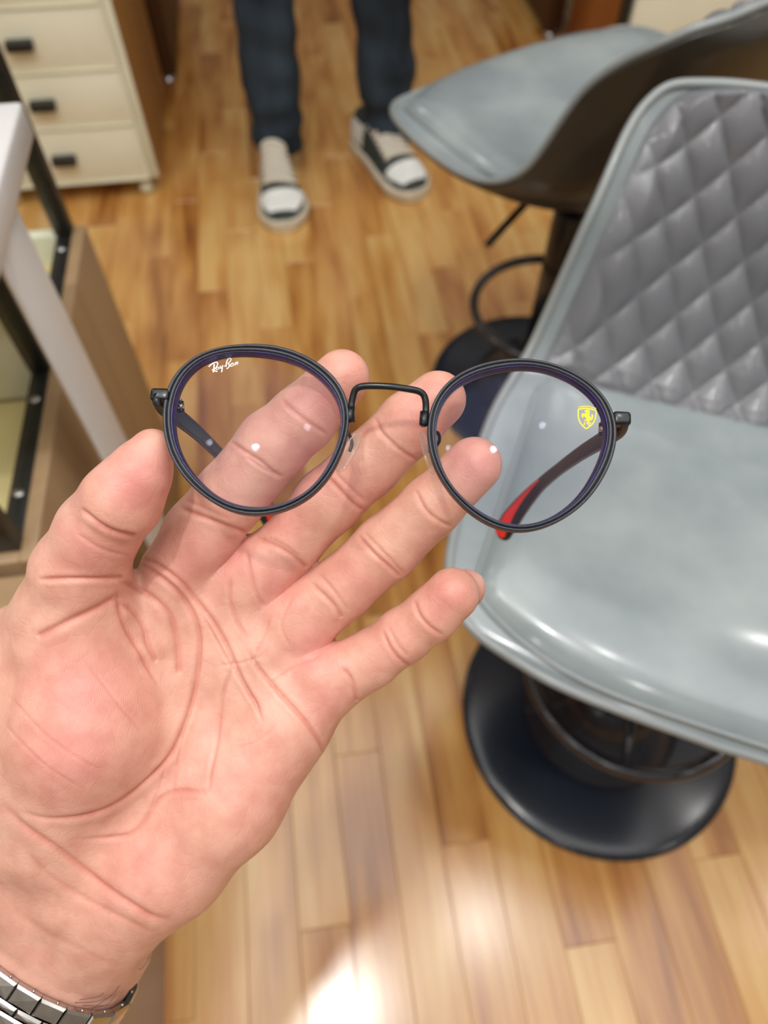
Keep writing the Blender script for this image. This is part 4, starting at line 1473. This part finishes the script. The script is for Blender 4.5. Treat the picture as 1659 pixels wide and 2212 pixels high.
# nose pads and their arms
for cpx, cpy, ex, ey, tilt, armpts in (
        (752, 977, 24, -42, 0.75, [(752, 935, -2), (757, 945, -4.5), (760, 960, -6.5), (755, 975, -6.5)]),
        (923, 978, -14, -47, -0.35, [(925, 935, -2), (945, 935, -4), (949, 952, -6.5), (938, 968, -7.5), (927, 976, -6.5)])):
    cc = onp(cpx, cpy, -5.5); ee = onp(cpx + ex, cpy + ey, -5.5) - cc
    Lh = np.linalg.norm(ee); e1 = ee / Lh
    e3 = np.array([0, 0, 1.0]); e2 = np.cross(e3, e1)
    w_ = math.cos(tilt) * e3 + math.sin(tilt) * e2
    th_ = np.cross(e1, w_)
    V = []
    nu, nv = 16, 20
    for i in range(nu + 1):
        a = math.pi * i / nu
        for j in range(nv):
            b = 2 * math.pi * j / nv
            V.append(cc + e1 * Lh * 1.0 * math.copysign(abs(math.cos(a)) ** 0.8, math.cos(a)) + (w_ * 2.5 * math.cos(b) + th_ * 0.95 * math.sin(b)) * math.sin(a) ** 0.75)
    F = [(i * nv + j, i * nv + (j + 1) % nv, (i + 1) * nv + (j + 1) % nv, (i + 1) * nv + j) for i in range(nu) for j in range(nv)]
    npd = gobj('nose_pad', V, F, M_PAD)
    npd['label'] = 'clear silicone nose pad'
    Q = np.array([onp(*p) for p in armpts])
    V, F = tube_vf(catmull(Q, 6), 0.55, 8)
    gobj('pad_arm', V, F, M_RIMG, npd)

# end pieces, hinges and temples
TEMPLES = {
    'l': ([(338, 862, 207), (350, 876, 214), (389, 904, 226), (430, 938, 246), (470, 977, 272), (508, 1012, 298), (545, 1056, 322), (568, 1092, 334), (586, 1124, 341)], 1),
    'r': ([(1351, 908, 206), (1340, 926, 213), (1301, 951, 227), (1254, 980, 248), (1206, 1015, 275), (1166, 1049, 300), (1130, 1088, 321), (1104, 1122, 333), (1086, 1150, 340)], -1)}
HGT = [3.6, 5.4, 5.6, 5.2, 4.9, 5.6, 8.0, 9.6, 9.4]
for key, (pts, sgn) in TEMPLES.items():
    P = np.array([pc(*p) for p in pts])
    P = catmull(P, 6)
    HT = np.interp(np.linspace(0, 8, len(P)), range(9), HGT)
    TH = np.interp(np.linspace(0, 8, len(P)), range(9), [2.2, 2.4, 2.4, 2.3, 2.2, 2.3, 2.6, 2.8, 2.6])
    T = np.gradient(P, axis=0); T /= np.linalg.norm(T, axis=1)[:, None]
    e = np.array([1.0, -0.045, 0.0])
    LA = e - (T @ e)[:, None] * T; LA /= np.linalg.norm(LA, axis=1)[:, None]
    UPV = np.cross(T, LA); UPV *= np.sign(UPV[:, 1])[:, None]
    tw = np.interp(np.linspace(0, 8, len(P)), range(9), [0, 0, 0, 0.05, 0.12, 0.3, 0.55, 0.68, 0.7])[:, None]
    N_in = LA * sgn
    UPV, N_in = np.cos(tw) * UPV + np.sin(tw) * N_in, np.cos(tw) * N_in - np.sin(tw) * UPV
    LA = N_in * sgn
    V, nsec = [], 16
    for i in range(len(P)):
        # rounded end
        s_end = 1.0
        for j in range(nsec):
            a = 2 * math.pi * j / nsec
            cx_, sy_ = math.cos(a), math.sin(a)
            cx_ = math.copysign(abs(cx_) ** 0.5, cx_); sy_ = math.copysign(abs(sy_) ** 0.5, sy_)
            V.append(P[i] + LA[i] * cx_ * TH[i] / 2 + UPV[i] * sy_ * HT[i] / 2)
    n0 = len(P)
    for q, sc_ in ((1.6, 0.86), (2.9, 0.6), (3.7, 0.2)):
        for j in range(nsec):
            a = 2 * math.pi * j / nsec
            cx_, sy_ = math.cos(a), math.sin(a)
            cx_ = math.copysign(abs(cx_) ** 0.5, cx_); sy_ = math.copysign(abs(sy_) ** 0.5, sy_)
            V.append(P[-1] + T[-1] * q + LA[-1] * cx_ * TH[-1] / 2 * max(sc_, .5) + UPV[-1] * sy_ * HT[-1] / 2 * sc_)
    n0 += 3
    F = [(i * nsec + j, i * nsec + (j + 1) % nsec, (i + 1) * nsec + (j + 1) % nsec, (i + 1) * nsec + j) for i in range(n0 - 1) for j in range(nsec)]
    F += [tuple(range(nsec)), tuple((n0 - 1) * nsec + j for j in range(nsec))]
    tmp = obj('temple', c2w(np.array(V)), F, M_TEMPLE, glasses, loc=glasses_loc)
    # red inlay on the inner face of the tip: a long wedge
    V = []
    i0 = len(P) - 20
    idx = list(range(i0, len(P)))
    for q, i in enumerate(idx):
        f_ = q / (len(idx) - 1)
        up_ = 0.38
        dn_ = 0.24 - 0.52 * f_
        base_ = P[i] + LA[i] * sgn * (TH[i] / 2 + 0.05)
        V.append(base_ + UPV[i] * HT[i] * up_); V.append(base_ + UPV[i] * HT[i] * (dn_))
    for q, sc_ in ((1.4, 0.8), (2.2, 0.4)):
        base_ = P[-1] + T[-1] * q + LA[-1] * sgn * (TH[-1] / 2 + 0.05)
        V.append(base_ + UPV[-1] * HT[-1] * 0.38 * sc_); V.append(base_ - UPV[-1] * HT[-1] * 0.28 * sc_)
    n = len(V) // 2
    V = np.array(V)
    V = np.concatenate([V, V - np.tile(LA[-1] * sgn * 0.3, (len(V), 1))])
    F = []
    for i in range(n - 1):
        F.append((2 * i, 2 * i + 1, 2 * i + 3, 2 * i + 2)); k_ = 2 * n
        F.append((k_ + 2 * i, k_ + 2 * i + 2, k_ + 2 * i + 3, k_ + 2 * i + 1))
        F.append((2 * i, 2 * i + 2, k_ + 2 * i + 2, k_ + 2 * i)); F.append((2 * i + 1, k_ + 2 * i + 1, k_ + 2 * i + 3, 2 * i + 3))
    obj('tip_inlay', c2w(V), F, M_RED, tmp, smooth=False, loc=glasses_loc)['label'] = 'red inlay on the temple tip'
    # end piece block and hinge
    if sgn > 0:
        a, b = onp(326.5, 838.5), onp(366, 868)
    else:
        a, b = onp(1323, 888.5), onp(1363, 920)
    x0, x1 = sorted((a[0], b[0])); y0, y1 = sorted((a[1], b[1]))
    v, f = box_vf(x0, x1, y0, y1, -4.2, 1.1)
    ep = gobj('end_piece', v, f, M_RIMG, smooth=False)
    me_ = ep.data
    bevel_mesh(ep, 0.0011, 4)
    hp = (388, 862, 391, 893) if sgn > 0 else (1302, 908, 1301, 945)
    dz = 215
    A_, B_ = pc(hp[0], hp[1], dz), pc(hp[2], hp[3], dz)
    for q0, q1, r_, mm_, nm_ in ((0.0, .16, .7, M_SILV, 'hinge_screw'), (.16, .36, 1.15, M_RIMG, 'hinge_knuckle'), (.36, .7, 1.2, M_SILV, 'hinge_knuckle'), (.7, .95, 1.15, M_RIMG, 'hinge_knuckle')):
        v, f = tube_vf(np.array([A_ + (B_ - A_) * q0, A_ + (B_ - A_) * (q1 - 0.01)]), r_, 14)
        obj(nm_, c2w(np.array(v)), f, mm_, ep, loc=glasses_loc)
    mid = A_ + (B_ - A_) * 0.5
    side = mid + np.array([-sgn * 2.6, 0, 1.0])
    v, f = tube_vf(np.array([mid, side]), 1.2, 8)
    obj('hinge_leaf', c2w(np.array(v)), f, M_RIMG, ep, loc=glasses_loc)

# ------------------------------------------------------------------ wristwatch bracelet
M_LINK = noise_colour(mat('polished_steel', rough=0.16, metal=1.0), lin(196, 196, 194), lin(186, 186, 185), 500)
watch_loc = c2w(WC0)
watch = thing('wristwatch', 'polished steel link bracelet of a wristwatch worn around the wrist', 'watch', watch_loc)

def ell(th):
    c_, s_ = math.cos(th), math.sin(th)
    return WC0 + WE1 * AW * math.copysign(abs(c_) ** 0.9, c_) + WE2 * BW * math.copysign(abs(s_) ** 0.9, s_)


# arc-length table
TH = np.linspace(-math.pi, math.pi, 1441)
PTS = np.array([ell(a) for a in TH])
SL_ = np.concatenate([[0], np.cumsum(np.linalg.norm(np.diff(PTS, axis=0), axis=1))])
PITCH_L = 9.1


def at_s(s):
    s = s % SL_[-1]
    p = np.array([np.interp(s, SL_, PTS[:, k]) for k in range(3)])
    s2 = (s + 0.4) % SL_[-1]
    p2 = np.array([np.interp(s2, SL_, PTS[:, k]) for k in range(3)])
    t = p2 - p; t /= np.linalg.norm(t)
    n_ = np.cross(WAX, t); n_ /= np.linalg.norm(n_)
    if n_ @ (p - WC0) < 0:
        n_ = -n_
    return p, t, n_


def link(s, half, a0, a1, lift, name):
    """one domed bracelet link: centre at arc length s, from a0 to a1 along the arm"""
    p, t, n_ = at_s(s)
    V = []
    # bevelled block: bottom ring, mid ring, top ring (inset) with slight dome
    for zz, ins in ((-1.3, 0.0), (0.55, 0.0), (1.25, 0.75)):
        for du, da in ((-1, 0), (1, 0), (1, 1), (-1, 1)):
            u = du * (half - ins * 0.55)
            a = (a0 + ins) if da == 0 else (a1 - ins)
            V.append(p + t * u + WAX * a + n_ * (zz + lift))
    V.append(p + WAX * (a0 + a1) / 2 + n_ * (1.42 + lift))
    F = [(3, 2, 1, 0)]
    for b in (0, 4):
        for k in range(4):
            k2 = (k + 1) % 4
            F.append((b + k, b + k2, b + 4 + k2, b + 4 + k))
    for k in range(4):
        F.append((8 + k, 8 + (k + 1) % 4, 12))
    return obj(name, c2w(np.array(V)), F, M_LINK, watch, smooth=False, loc=watch_loc)


NL = int(round(SL_[-1] / PITCH_L)); PITCH_L = SL_[-1] / NL
for i in range(NL):
    s = i * PITCH_L
    o = link(s, PITCH_L / 2 - 0.12, 0.0, 6.2, 0.0, 'outer_link')
    if i == 0:
        pass
    link(s + PITCH_L * 0.5, PITCH_L / 2 - 0.15, 6.45, 9.3, 0.15, 'inner_link')
    link(s, PITCH_L / 2 - 0.15, 9.55, 14.2, 0.3, 'centre_link')
    link(s + PITCH_L * 0.5, PITCH_L / 2 - 0.15, 14.45, 17.3, 0.15, 'inner_link')
    link(s, PITCH_L / 2 - 0.12, 17.55, 23.7, 0.0, 'outer_link')
    p, t, n_ = at_s(s)
    v, f = tube_vf(np.array([p + WAX * -0.35 + n_ * -0.6 - t * 1.2, p + WAX * 0.3 + n_ * -0.6 - t * 1.2]), 0.55, 8)
    obj('link_pin', c2w(np.array(v)), f, M_LINK, watch, loc=watch_loc)
